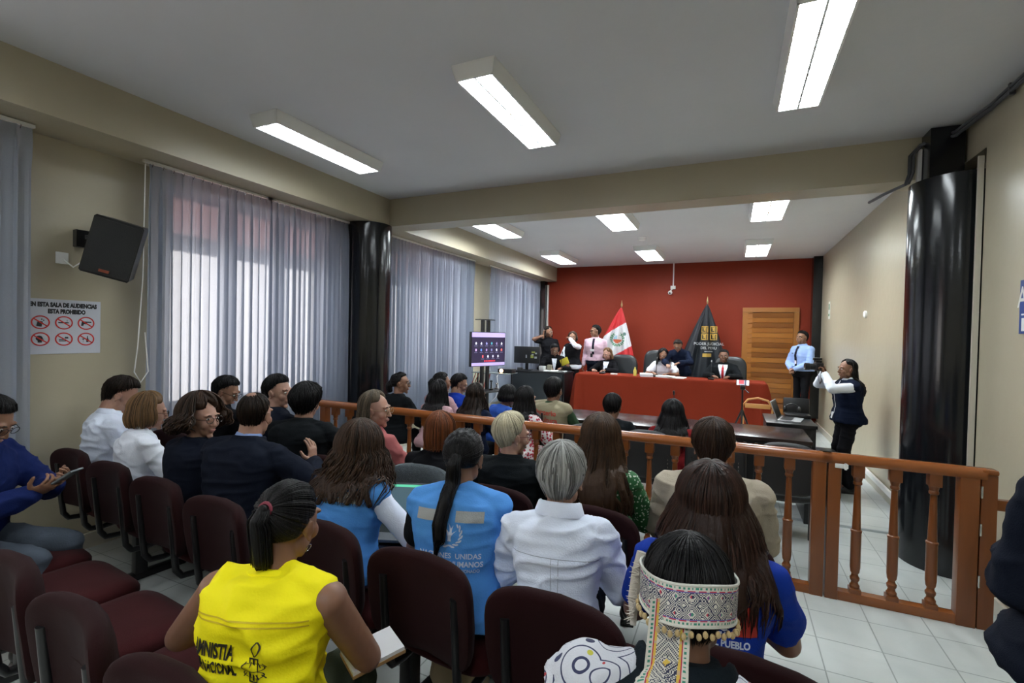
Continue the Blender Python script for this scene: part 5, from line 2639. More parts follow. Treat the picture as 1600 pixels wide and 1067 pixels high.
# ---- middle row, right bench
_p, _s, _j, _o = P('uncurly', 'person in a light blue vest over white sleeves with long dark curly hair', 1.73, 2, s=.93, lean=12, hp=10, hy=6, top=F_white2, toff=.010, vest=F_un, collar=F_un, colr=.075, colh=.026,
  hair=st(LONG, L=.21, th=.036, cr=.025, wave=.013, wf=60, spread=.05, n=620, mess=2.5, fly=.012, r=.0038, ragged=1.6), hairm=H_brown, skin=SK_light, bottom=F_navy,
  armR=((.16, .30, .60), (1, -.3, -.4)))
c = Cloth(_s, _o, True, .70)
c.rect(-.01, .015, .135, .065, M_strip, 'reflective_stripe', _p)
c.rect(-.14, .015, -.03, .065, M_strip, 'reflective_stripe', _p)


def un_emblem(c, root, y0, k=1.0):
    sh = []
    # flame / hand: three rising strokes
    for dx, h, b in ((-.018, .058, .012), (-.004, .072, .010), (.012, .064, -.006), (.024, .045, -.014)):
        pts = []
        n = 7
        for i in range(n + 1):
            t = i / n
            x = dx * (.3 + t) + b * math.sin(t * PI)
            w_ = .0045 * math.sin(PI * (t * .9 + .08))
            pts.append((x, -.03 + h * t, w_))
        vs, fs = [], []
        for i, (x, y, w_) in enumerate(pts):
            vs += [((x - w_) * k, y * k + y0), ((x + w_) * k, y * k + y0)]
        fs = [(2 * i, 2 * i + 1, 2 * i + 3, 2 * i + 2) for i in range(n)]
        sh.append((vs, fs))
    for sx in (-1, 1):
        for i in range(13):
            a = -PI / 2 + sx * (.12 + i * .185)
            r = .053 * (1 if i % 2 else .88)
            cx, cy = r * math.cos(a), r * math.sin(a)
            vs, fs = ell2(0, 0, .0035, .0085, 8)
            vs, fs = rot2((vs, fs), a + PI / 2 + sx * PI / 2.6, px=cx * k, py=cy * k + y0)
            sh.append((vs, fs))
    c.lay(sh, .0035).build('emblem_print', M_print, root, False)


_p, _s, _j, _o = P('unpony', 'person in a light blue vest with a long low black ponytail, seen from behind', 1.70, 16, s=.95, lean=9, hp=10, hy=-4, top=F_blk, toff=.010, sleeve='short', vest=F_un, voff=.034,
  collar=F_un, colr=.066, colh=.026, hair=st(TAIL, L=.33, tr=.030, tie=V(0, -.104, .01), nt=150, drift=-.03), hairm=H_black, skin=SK_tan, bottom=F_blk, fat=1.02)
c = Cloth(_s, _o, True, .80)
c.rect(-.145, -.02, -.05, .022, M_strip, 'reflective_stripe', _p)
c.rect(.02, -.02, .130, .022, M_strip, 'reflective_stripe', _p)
c = Cloth(_s, _o, True, .58)
un_emblem(c, _p, .035, .95)
c.text('NACIONES  UNIDAS', .028, 0, -.048, M_print, 'lettering', _p, .0006, .98)
c.text('DERECHOS HUMANOS', .028, 0, -.078, M_print, 'lettering', _p, .0008, .92)
c.text('OFICINA DEL ALTO COMISIONADO', .019, 0, -.103, M_print, 'lettering', _p, .0003, .78)

_p, _s, _j, _o = P('grey', 'person in a white button shirt with short silver hair, seen from behind', 1.69, 10, s=.96, lean=10, hp=8, hy=-4, top=F_white2, toff=.014, wr=.013, collar=F_white2, colr=.078, colh=.046,
  hair=st(CROP, th=.026, n=700, back=136), hairm=H_grey, skin=SK_light, bottom=F_navy, shw=1.05, armR='lap')
c = Cloth(_s, _o, True, .66)
M_seam = mat('shirt_seam', (.36, .40, .50), .9)
c.rect(-.16, .0, .16, .0025, M_seam, 'yoke_seam', _p, 20, 1, .002)
c.rect(-.004, -.17, -.002, 0, M_seam, 'pleat', _p, 1, 10, .002)
c.rect(.022, -.17, .024, 0, M_seam, 'pleat', _p, 1, 10, .002)

_p, _s, _j, _o = P('brown', 'person in a royal blue polo, long straight brown hair over a red print', 1.63, 2, s=.97, lean=7, hp=4, top=F_royal, toff=.012, sleeve='short', fat=1.12, shw=1.06,
  hair=st(LONG, L=.27, th=.030, cr=.022, spread=.06, n=640, ff=60, wave=.004, tipin=.75, poff=.016), hairm=hairmats('deep_brown', (.022, .010, .007), 2.0, .4), skin=SK_tan, bottom=F_navy, armt=1.1)
c = Cloth(_s, _o, True, .40)
c.rect(.075, .045, .135, .135, mat('red_flag_print', (.55, .03, .02), .7), 'red_print', _p, 8, 8)
sh = [ell2(.045, .10, .022, .040, 16), rect2(.030, .048, .040, .085), rect2(.046, .048, .054, .085), rect2(.012, .06, .026, .09)]
c.lay(sh, .004).build('white_figure_print', M_print, _p, False)
c.text('DEFENSORIA', .024, -.01, .028 + .13, M_print, 'lettering', _p, .0008)
c.text('DEL PUEBLO', .026, .055, .020, M_print, 'lettering', _p, .0010, .85)

# ---- front row
P('duck', 'man in a black suit and glasses looking down, leftmost of the front row', 2.56, 0, male=True, s=.97, lean=6, hp=24, hy=-62, top=F_black, toff=.022, topname='jacket', collar=F_black, colh=.03,
  hair=SHORT, hairm=H_black, skin=SK_tan, facep=True, glasses=True)
P('m2', 'man in a navy suit turned in profile in the front row', 2.56, 0, male=True, s=.98, lean=4, hy=-78, hp=3, twist=-8, top=F_navy, toff=.022, topname='jacket', collar=F_navy, colh=.03, fat=1.06,
  hair=st(SHORT, th=.020, cr=.016), hairm=H_black, skin=SK_light, facep=True)
P('m3', 'person in a black jacket with thick wavy black hair in the front row', 2.50, 18, s=.98, lean=8, hp=8, top=F_char, toff=.022, topname='jacket', collar=F_char, colh=.03, fat=1.08, male=True,
  hair=st(CROP, th=.032, cr=.024, n=620, wave=.0, mess=3.0, back=138, sidea=100, fly=.008), hairm=H_black, skin=SK_tan, armR=((.20, .36, .84), (1, -.3, -.6)))
P('pink', 'woman in a dusty pink short-sleeved top with straight ash blond hair', 2.50, -8, s=.93, lean=4, hy=-66, hp=2, top=F_pink, toff=.012, sleeve='short', hair=st(LONG, L=.16, th=.020, cr=.016, spread=.012, sweep=.9, n=480),
  hairm=H_ash, skin=SK_light, facep=True, glasses=mat('gold_spectacle_wire', (.3, .22, .1), .3, metal=.7), bottom=F_navy, armt=1.1, fat=1.05)
P('red', 'woman in a black top with a straight auburn bob, by the railing', 2.46, 8, s=.92, lean=6, hp=6, top=F_black, toff=.014, hair=st(BOB, L=.12, th=.020, cr=.016, spread=.008, sweep=.5, wave=0), hairm=H_red, skin=SK_light)
P('plat', 'woman in a black jacket with cropped platinum hair and red-rimmed glasses', 2.46, 6, s=.93, lean=6, hy=-48, hp=6, top=F_char, toff=.020, topname='jacket', collar=F_char, colh=.03, fat=1.06,
  hair=st(CROP, th=.030, cr=.022, n=640, mess=1.0, tilt=22, back=130), hairm=H_plat, skin=SK_light, facep=True, glasses=mat('dark_red_frame', (.12, .01, .02), .3))
P('green', 'woman in a green blouse with white dots and very long brown hair', 2.42, 4, s=.95, lean=5, hp=2, top=F_greendot, toff=.016, hair=st(LONG, L=.36, th=.026, cr=.019, wave=.006, wf=22, spread=.035, n=560, ff=60), hairm=H_mid, skin=SK_light)
P('beige', 'man in a beige jacket with short brown hair, seen from behind at the railing', 2.42, 2, male=True, s=.98, lean=5, hp=4, top=F_beige, toff=.026, topname='jacket', collar=F_beige, colr=.074, colh=.028, shw=1.06,
  hair=st(SHORT, th=.022, cr=.017, n=620, mess=1.6, back=136), hairm=H_brown, skin=SK_light)

# ---- rear row
_p, _s, _j, _o = P('phone', 'man in a blue blazer and grey trousers reading a phone at the left edge', 1.04, -58, male=True, s=.97, lean=8, hp=30, hy=0, top=F_blueblazer, toff=.024, topname='blazer', collar=F_blueblazer, colh=.028,
  collar2=F_blk, hair=st(SHORT, th=.018, cr=.014), hairm=H_black, skin=SK_tan, facep=True, glasses=True, bottom=F_greytr, fat=1.04,
  armR=((.05, .36, .80), (.9, -.5, -.5)), armL=((-.04, .38, .82), (-.9, -.5, -.5)), hands={'R': dict(d=(-.1, .8, .45), pn=(-.6, -.4, .7), curl=.75), 'L': dict(d=(.15, .8, .4), pn=(.5, -.4, .7), curl=.7)})
PH = (_p, _s, _j)
_p, _s, _j, _o = P('yellow', 'woman in a bright yellow sleeveless vest with a black ponytail', .93, 16, s=.96, lean=12, curve=1.0, hp=10, hy=-6, top=F_yellow, topname='vest', toff=.020, sleeve='none', fat=1.08, shw=1.10, t1=1.02, wr=.014,
  flare=.16, t0=-.2, collar=F_yellow, colr=.066, colh=.014,
  hair=st(TAIL, L=.17, tie=V(0, -.100, .060), tr=.030, nt=130, tflat=.7, drift=.0, tiem=mat('maroon_hair_band', (.2, .02, .04), .6)), hairm=H_black, skin=skin('warm_brown_skin', (.22, .11, .07)), bottom=F_olive, armt=1.12,
  armL=((-.14, .26, .74), (-1, 0, 0), (-.27, .09, .77)), armR=((.06, .34, .70), (1, 0, 0), (.205, .12, .76)))
YE = (_p, _s)
c = Cloth(_s, _o, True, .72)
M_yseam = mat('yellow_seam', (.62, .46, .01), .7)
c.rect(-.165, .012, .165, .016, M_yseam, 'yoke_seam', _p, 24, 1, .003)
c.rect(-.165, .0, .165, .004, M_yseam, 'yoke_seam', _p, 24, 1, .003)
c = Cloth(_s, _o, True, .50)
c.text('AMNISTIA', .050, -.075, .020, M_printk, 'lettering', _p, .0018, .62)
c.text('INTERNACIONAL', .040, -.075, -.020, M_printk, 'lettering', _p, .0010, .50)


def candle(c, root, cx, cy):
    sh = []
    # candle with barbed wire and flame
    for a in [(-.014, -.045, -.010, .012), (.010, -.045, .014, .012), (-.014, -.048, .014, -.044), (-.014, .010, .014, .014), (-.003, -.044, .003, .010)]:
        vs, fs = rect2(*a)
        sh.append(([(x + cx, y + cy) for x, y in vs], fs))
    for r0, r1, yy, sx in ((.024, .027, -.008, 1.15), (.024, .027, -.026, 1.1)):
        vs, fs = ring2(0, 0, r0, r1, 24)
        sh.append(([(x * sx + cx, y * .38 + yy + cy) for x, y in vs], fs))
    for x in (-.024, -.006, .016, .028):
        for yy in (-.002, -.030):
            vs, fs = rot2(rect2(-.0012, -.007, .0012, .007), x * 30, px=cx + x, py=cy + yy)
            sh.append((vs, fs))
    n = 8
    for s_ in (-1, 1):
        vs = []
        for i in range(n + 1):
            t = i / n
            x = .012 * math.sin(t * PI) * (1 if s_ > 0 else -.6) + .006 * t
            vs += [(cx + x - .0018, cy + .016 + .038 * t), (cx + x + .0022, cy + .016 + .038 * t)]
        sh.append((vs, [(2 * i, 2 * i + 1, 2 * i + 3, 2 * i + 2) for i in range(n)]))
    c.lay(sh, .0045).build('candle_print', M_printk, root, False)


candle(c, _p, .055, .005)
g = G()
q = _s.hc + _s.HR @ V(.078, .0, -.048)
g.tube([q + _s.HR @ V(.004 * math.sin(a), .010 * math.cos(a), .010 * math.sin(a) - .008) for a in [2 * PI * i / 14 for i in range(15)]], .0014, 6)
g.build('earring', M_chrome, _p)
# note pad on her lap
g = G()
g.b2((-.062, -.085, 0), (.062, .085, .010))
o = g.build('notebook', mat('cardboard_cover', (.35, .2, .08), .7), None, False)
g2 = G()
g2.b2((-.060, -.083, .010), (.060, .083, .022))
g2.build('page_block', M_paper, o, False)
o.location = (-1.02, 1.22, .615)
o.rotation_euler = (.12, .05, -.5)
tag(o, 'white notepad lying on the olive trousers of the woman in yellow', 'notebook')

F_black2 = fabric('dark_teal_black_cloth', (.007, .011, .015), .9, .2, 180, .1)
_p, _s, _j, _o = P('head', 'person in a beaded patterned headband and white embroidered top, bottom centre', .86, 2, s=1.0, hs=.87, lean=12, hp=16, hy=0, top=F_black2, toff=.014, sleeve='short', fat=1.04, shw=1.12, wr=.003,
  hair=st(SHORT, th=.016, cr=.014, n=900, back=136, tilt=10, r=.002), hairm=H_black, skin=SK_brown, bottom=F_navy, collar=F_black2, colr=.078, colh=.030)
HE = (_p, _s, _j, _o)

# ---- people beyond the railing, facing the judges
P('a', 'woman in black with a dark bun and glasses, far left behind the railing', 4.20, -14, s=.93, lean=5, hy=-50, near=False, top=F_char, toff=.016, hair=st(TAIL, L=.10, tr=.038, tie=V(0, -.100, .02), nt=60), hairm=H_black, skin=SK_tan, facep=True, glasses=True)
P('b', 'woman with a black ponytail and pink lace top, second from left behind the railing', 4.50, -14, s=.93, lean=6, hy=-20, near=False, top=F_rose, toff=.014, hair=st(TAIL, L=.26, tr=.03), hairm=H_black, skin=SK_tan)
P('c', 'man in a blue shirt with glasses leaning in, in profile behind the railing', 4.72, -10, male=True, s=.93, lean=10, hy=-50, hp=18, near=False, top=F_royal, toff=.014, hair=SHORT, hairm=H_black, skin=SK_tan, facep=True, glasses=True)
P('d', 'woman with long straight black hair over a pink lace top, nearest the railing', 4.12, -12, s=.92, lean=8, near=False, top=F_rose, toff=.012, hair=st(LONG, L=.30, n=420), hairm=H_black, skin=SK_tan)
P('e', 'woman with loose dark brown hair in a dark navy top behind the railing', 4.12, -12, s=.92, lean=8, near=False, top=F_nvest, toff=.014, hair=st(LONG, L=.28, wave=.006, spread=.05), hairm=H_dark, skin=SK_tan)
P('ff', 'person in a bright blue short-sleeved top bending forward behind the railing', 4.62, -30, s=.90, lean=16, hp=14, hy=10, near=False, top=fabric('mid_blue_cloth', (.03, .09, .40)), sleeve='short', toff=.016, hair=st(BOB, L=.08), hairm=H_black, skin=SK_tan)
P('g2', 'woman with straight black hair and a red and white patterned dress', 4.16, -22, s=.92, lean=6, near=False, top=F_reddot, toff=.016, hair=st(LONG, L=.28), hairm=H_black, skin=SK_tan, bottom=F_reddot)
_p, _s, _j, _o = P('h', 'person in a khaki vest with red back lettering and green sleeves, short black hair', 4.86, -14, male=True, s=.97, lean=5, near=False, top=F_green, toff=.012, vest=F_khaki, voff=.030, vwr=.004, collar=F_khaki, colh=.02, fat=1.06,
  hair=st(CROP, th=.030, cr=.022), hairm=H_black, skin=SK_brown)
c = Cloth(_s, _o, True, .66)
c.text('Ministerio', .074, 0, .02, M_printr, 'lettering', _p, .0022, .95)
c.text('de Cultura', .074, 0, -.055, M_printr, 'lettering', _p, .0022, .95)
P('i', 'person with short black hair in a dark jacket at the dark table', 4.34, -6, male=True, s=.90, lean=6, hp=6, near=False, top=F_char, toff=.014, hair=SHORT, hairm=H_black, skin=SK_brown)
P('j', 'woman with long black hair and a deep red top at the dark table', 4.34, -4, s=.90, lean=6, hp=4, near=False, top=F_redtop, toff=.014, hair=st(LONG, L=.30, spread=.05), hairm=H_black, skin=SK_brown)


# ---- judges and staff
def shirt_front(c, root, m, y1=.14, w_=.045, tie=None, h=.30):
    c.area(lambda x, y: abs(x) < w_ * (y - (y1 - h)) / h + .004, -.08, y1 - h, .08, y1, .006, m, 'shirt_front', root, .004)
    if tie:
        c.area(lambda x, y: abs(x) < (.020 if y < y1 - .05 else .012), -.03, y1 - h + .03, .03, y1 - .01, .005, tie, 'tie', root, .008)


D = .18
_p, _s, _j, _o = P('judgeL', 'woman with wavy brown hair in a black jacket over white at the judges table', 9.84, 168, D, s=.93, lean=4, hp=14, hy=-8, near=False, top=F_black, toff=.018, topname='jacket', armR='table', armL='table',
  hair=st(LONG, L=.12, th=.022, sweep=1.0, spread=.02), hairm=hairmats('caramel', (.13, .07, .035), 1.5), skin=SK_light, facep=True)
shirt_front(Cloth(_s, _o, False, .72), _p, F_white, .10, .06)
_p, _s, _j, _o = P('J2', 'woman in a white short-sleeved top with long black hair writing at the judges table', 9.76, 178, D, s=.93, lean=14, hp=22, hy=22, near=False, top=F_white, toff=.014, sleeve='short', armR='table', armL='table',
  hair=st(LONG, L=.22, sweep=1.0, ff=48), hairm=H_black, skin=SK_tan, facep=True)
_p, _s, _j, _o = P('J3', 'man in a dark suit with red tie seated at the judges table', 9.80, 176, D, male=True, s=.97, lean=2, hy=4, near=False, top=F_char, toff=.022, topname='jacket', armR='table', armL='table',
  hair=SHORT, hairm=H_black, skin=SK_brown, facep=True, fat=1.04)
c = Cloth(_s, _o, False, .62)
shirt_front(c, _p, F_white, .16, .085, F_redtie, .34)
_p, _s, _j, _o = P('deskman', 'man in a black suit bent over papers at the clerk desk', 9.66, 205, D, male=True, s=.95, lean=14, hp=22, hy=20, near=False, top=F_black, toff=.020, topname='jacket', armR='table', armL='table',
  hair=SHORT, hairm=H_black, skin=SK_brown, facep=True)
shirt_front(Cloth(_s, _o, False, .66), _p, F_white, .13, .05, None, .30)
_p, _s, _j, _o = P('pinkman', 'standing man in a pale pink shirt with dark tie, glasses and hanging badges', 9.95, 176, D, sit=False, male=True, near=False, armR='down', armL='down', hy=-45, top=F_lpink, toff=.012, collar=F_lpink, bottom=F_navy, t0=-.02, glasses=True, facep=True,
  hair=st(SHORT, th=.018, cr=.014), hairm=H_black, skin=SK_tan)
c = Cloth(_s, _o, False, .62)
c.area(lambda x, y: abs(x) < .022, -.03, -.16, .03, .17, .006, F_tie, 'tie', _p, .006)
c.rect(-.055, -.22, -.005, -.14, M_blackpl, 'badge', _p, 3, 3, .012)
c.rect(-.06, -.10, .03, -.05, M_paper, 'badge', _p, 3, 3, .012)
_p, _s, _j, _o = P('yelw', 'standing woman in a white blouse and black waistcoat holding a yellow folder', 9.75, 170, D, sit=False, near=False, hy=20, top=F_white, toff=.010, vest=F_blk, voff=.024, vt0=-.05, bottom=F_blk,
  armR=((.05, .30, .0), (1, -.2, -.3)) if False else 'clasp', armL=((-.02, .17, 1.40), (-.9, .2, -.8)), hair=st(BOB, L=.10), hairm=H_brown, skin=SK_tan, facep=True)
g = G()
g.b2((-.09, -.012, -.07), (.09, .012, .07), bev=.004)
o = g.build('folder', mat('folder_yellow', (.50, .42, .03), .5))
q = _p.matrix_basis @ (_j['R'][2] + V(0, .06, .02))
o.location = q
o.rotation_euler = (0, math.radians(-25), math.radians(-10))
tag(o, 'yellow folder held by the woman in the black waistcoat', 'folder')
_p, _s, _j, _o = P('phonew', 'standing woman in a black dress talking on a phone by the red wall', 10.15, 190, D, sit=False, near=False, hy=55, top=F_blk, toff=.014, sleeve='short', bottom=F_blk, armL='down', armR=((.10, .12, 1.46), (1, .1, -.8)),
  hands={'R': dict(d=(-.1, .0, 1), pn=(-1, 0, 0), curl=.5)}, hair=st(LONG, L=.12), hairm=H_dark, skin=SK_tan, facep=True)
g = G()
g.b2((-.036, -.006, -.075), (.036, .006, .075), bev=.004)
o = g.build('smartphone', mat('white_phone_case', (.6, .5, .52), .4))
o.location = _p.matrix_basis @ (_s.hc + V(.085, .02, -.01))
o.rotation_euler = (.1, .1, math.radians(60))
tag(o, 'pale phone held to the ear of the woman in black by the red wall', 'phone')
_p, _s, _j, _o = P('standW', 'woman in a navy cardigan bending over the judges table with dark tied-back hair', 9.80, 172, D, sit=False, near=False, lean=24, hp=36, hy=20, top=F_nvest, toff=.018, topname='cardigan', bottom=F_blk, t0=-.25,
  armR=((.12, .50, .98), (1, -.4, -.4)), armL=((-.10, .46, 1.02), (-1, -.4, -.4)), hair=st(TAIL, L=.10, tr=.03), hairm=H_dark, skin=SK_tan, facep=True)
_p, _s, _j, _o = P('blue', 'standing man in a light blue shirt and dark tie before the wooden door', 10.15, 128, D, sit=False, male=True, near=False, hy=8, top=F_lblue, toff=.014, t0=-.02, collar=F_lblue, bottom=F_blk, armR='clasp', armL='clasp',
  hair=SHORT, hairm=H_black, skin=SK_tan, facep=True, fat=1.05)
c = Cloth(_s, _o, False, .62)
c.area(lambda x, y: abs(x) < .022, -.03, -.22, .03, .16, .006, F_tie, 'tie', _p, .006)
c.rect(-.10, .02, -.05, .035, M_blackpl, 'name_plate', _p, 3, 1, .006)
c.rect(-.02, -.16, .02, -.10, M_paper, 'badge', _p, 3, 3, .014)

_p, _s, _j, _o = P('photog', 'standing woman in a navy vest over white sleeves taking a photo', 6.40, 100, 0, x=None, sit=False, hy=14, top=F_white, toff=.010, vest=F_nvest, voff=.028, vflare=.04, vt0=-.14, bottom=F_blk, collar=F_white, t0=-.02, legw=1.25,
  armR=((.08, .22, 1.30), (1, -.1, -1.0)), armL=((-.06, .26, 1.29), (-1, -.1, -1.0)),
  hands={'R': dict(d=(-.15, .3, .95), pn=(-.4, .9, 0), curl=.9), 'L': dict(d=(.15, .3, .95), pn=(.4, .9, 0), curl=.9)},
  hair=st(LONG, L=.30, th=.014, cr=.013, spread=.01, sweep=1.0), hairm=H_black, skin=SK_tan, facep=True, fat=1.08)
PG = (_p, _s, _j, _o)
c = Cloth(_s, _o, False, .60)
c.rect(.02, -.20, .032, .16, M_paper, 'lanyard', _p, 1, 10, .006, 0)
c.rect(-.01, -.26, .04, -.19, M_paper, 'badge', _p, 3, 3, .014)
c.rect(-.09, -.12, -.075, -.09, M_paper, 'vest_print', _p, 2, 2, .004)
# her camera
root = thing('camera', 'black photo camera with hanging strap held up by the woman in the navy vest', 'camera', _p.matrix_basis @ V(.01, .30, 1.365), math.radians(98))
g = G()
g.b2((-.07, -.035, -.045), (.07, .035, .045), bev=.012)
g.b2((-.03, -.03, .045), (.03, .03, .068), bev=.008)
g.b2((-.025, -.03, .072), (.03, .05, .10), bev=.006)
g.build('camera_body', M_blackpl, root)
g = G()
g.lathe((0, .035, -.002), [(0, .036), (.05, .036), (.055, .040), (.10, .042), (.102, .03), (.096, .028)], 20, R=RX(-PI / 2))
g.build('camera_lens', M_blackmt, root)
g = G()
g.tube([V(-.07, 0, .02), V(-.08, -.01, -.06), V(-.05, -.02, -.16), V(0, -.02, -.19), V(.04, -.02, -.15), V(.06, -.01, -.06), V(.07, 0, .02)], .010, 6, flat=.25)
g.build('camera_strap', M_blackpl, root)

# dark figure standing against the right wall at the edge of the photo
P('edge', 'dark-clothed standing figure cut off by the right edge of the photo', 1.74, 4, 0, x=.955, sit=False, male=True, s=.93, top=F_navy, toff=.020, topname='jacket', fat=1.25, flare=.25, armR='down', armL=((-.14, .24, 1.02), (-.5, -1, -.4)), bottom=F_black,
  hair=SHORT, hairm=H_black, skin=SK_tan)

# ------------------------------------------------------------------ headband of the person nearest the viewer
_p, _s, _j, _o = HE
hs, H, hc = _s.hs, _s.HR, _s.hc
WHT, GRN, REDc, NVY, YEL, PUR = (.55, .53, .48), (.03, .20, .14), (.42, .02, .05), (.015, .02, .06), (.60, .40, .06), (.18, .03, .22)


def zig(x, y, per, w_):
    """diamond lattice of stepped lines"""
    a = ((x / per) % 1) * 2 - 1
    b = ((y / per) % 1) * 2 - 1
    d = abs(a) + abs(b)
    return d


def band_col(u, v, L=.60, Hh=.075):
    """u along, v across 0..1 (metres lookup)"""
    x, y = u * L, v * Hh
    e = min(y, Hh - y)
    if e < .004:
        return WHT
    if e < .0075:
        return GRN if int(x / .004) % 2 else WHT
    if e < .009:
        return WHT
    if e < .0125:
        return REDc if int((x + y) / .005) % 4 else WHT
    if e < .0145:
        return (.10, .09, .28)
    sx = math.floor(x / .0022) * .0022
    sy = math.floor(y / .0022) * .0022
    d = zig(sx, sy - .037, .030, 0)
    cell = int(sx / .030 * 2) + int(sy / .030 * 2) * 7
    if d < .30:
        return (REDc, GRN, PUR, NVY)[cell % 4]
    for k in (.62, .95, 1.28, 1.62):
        if abs(d - k) < .09:
            return NVY
    return WHT


def ribbon_col(u, v, L=.34, W=.075):
    x, y = u * L, v * W
    e = min(y, W - y)
    if e < .005:
        return WHT
    if e < .008:
        return GRN if int(x / .004) % 2 else WHT
    if e < .010:
        return WHT
    if e < .013:
        return REDc
    if e < .018:
        return YEL if int(x / .005) % 5 else (.5, .35, .2)
    sx, sy = math.floor(x / .0022) * .0022, math.floor(y / .0022) * .0022
    yy = abs(sy - W / 2)
    d = ((sx + 0.0) / .075 % 1) * 2 - 1
    dia = abs(d) * .0375 + yy
    if dia < .0065:
        return (GRN, YEL, PUR)[int(sx / .075) % 3] if int(sx / .075) != 0 else (.02, .30, .32)
    for k in (.0095, .0150, .0205, .0260, .0315, .037, .0425, .048):
        if abs(dia - k) < .0012:
            return NVY
    return WHT


M_band = attr_mat('woven_band_pattern', .8)


def hp_(x, y, z):
    return hc + H @ V(x * hs, y * hs, z * hs)


g = G()
g.c = []
NU, NVv = 300, 38
Hh = .078
P = []
for i in range(NU + 1):
    a = 2 * PI * i / NU
    row = []
    for j in range(NVv + 1):
        v = j / NVv
        zc = .030 - .020 * math.cos(a) * -1 * 0          # centre height
        back = -math.cos(a)                                # 1 at the back
        zz = .024 + (v - .5) * .075 - .012 * back + .004 * math.sin(3 * a)
        q = max(.2, 1 - ((zz - .030) / .125) ** 2) ** .5
        rx, ry = (.0985 - .006 * (1 - v) * back) * (.82 + .18 * q) + .002 * v, (.1165) * (.82 + .18 * q) + .002 * v
        row.append(hp_(rx * math.sin(a), -.014 + ry * math.cos(a), zz))
    P.append(row)
for i in range(NU):
    for j in range(NVv):
        g.add([P[i][j], P[i + 1][j], P[i + 1][j + 1], P[i][j + 1]], [(0, 1, 2, 3)])
        g.c.append(band_col(i / NU, (j + .5) / NVv))
hb = g.build('headband', M_band, _p, True, None)
g = G()
for j in (0, NVv):
    g.tube([P[i][j] for i in range(0, NU + 1, 5)], .0026, 6)
# inner lining gives the band its thickness
rs = []
for i in range(0, NU + 1, 6):
    o_ = P[i][0], P[i][-1]
    c_ = hp_(0, -.014, .03)
    rs.append([o_[0].lerp(c_, .035), o_[1].lerp(c_, .035)])
vs = [p for r_ in rs for p in r_]
g.add(vs, [(2 * i, 2 * i + 1, 2 * i + 3, 2 * i + 2) for i in range(len(rs) - 1)])
g.build('band_edging', mat('white_cord_edge', (.55, .55, .50), .8), hb)
# ribbon tail hanging from the band over the back
g = G()
g.c = []
NU2, NV2 = 150, 34
anchor = V(-.030, -.128, .015)
bvhs_ = [_o]
rows = []
for i in range(NU2 + 1):
    t = i / NU2
    row = []
    for j in range(NV2 + 1):
        w_ = (j / NV2 - .5) * (.070 + .012 * t)
        base = hp_(-.026, -.126, .020)
        p = base + V(-.012 * t + w_ * 1.0, -.030 * math.sin(t * PI * .5) + .006 * math.sin(t * 8) - abs(w_) * .12, -.33 * t + w_ * .22)
        n_, nn, ii, dd = _o.find_nearest(p, .2)
        if n_ is not None and (p - n_).dot(nn) < .012:
            p = n_ + nn * .012
        row.append(p)
    rows.append(row)
for i in range(NU2):
    for j in range(NV2):
        g.add([rows[i][j], rows[i + 1][j], rows[i + 1][j + 1], rows[i][j + 1]], [(0, 1, 2, 3)])
        g.c.append(ribbon_col(i / NU2, (j + .5) / NV2))
g.build('ribbon_tail', M_band, _p, True, None)
# seed beads along the lower edge
g = G()
M_seed = mat('pale_seed_bead', (.45, .33, .16), .35)
nb = 46
for k in range(nb):
    a = 2 * PI * k / nb
    i = int(k / nb * NU)
    if abs(math.atan2(math.sin(a), math.cos(a))) < 1.0:
        continue
    q = P[i][0]
    q = q + (q - hp_(0, -.014, .03)).normalized() * .004 + V(0, 0, -.010 - .004 * (k % 2))
    g.ell(q, (.0048, .0048, .0066), None, 8)
g.build('seed_beads', M_seed, hb)
# cream fringed streamer by the left temple
g = G()
b0 = hp_(-.098, .02, .055)
pts = [b0 + V(-.004, 0, .02), b0 + V(-.012, .01, -.03), b0 + V(-.020, .012, -.09), b0 + V(-.018, .0, -.14)]
g.tube(pts, [.010, .013, .012, .006], 8, flat=.3)
r_ = random.Random(3)
for k in range(46):
    q = pts[0].lerp(pts[-1], r_.random())
    g.tube([q, q + V(r_.uniform(-.022, -.004), r_.uniform(-.01, .01), r_.uniform(-.012, .008))], [.0012, .0006], 4)
g.build('fringe', mat('cream_fringe', (.50, .46, .40), .85), _p)


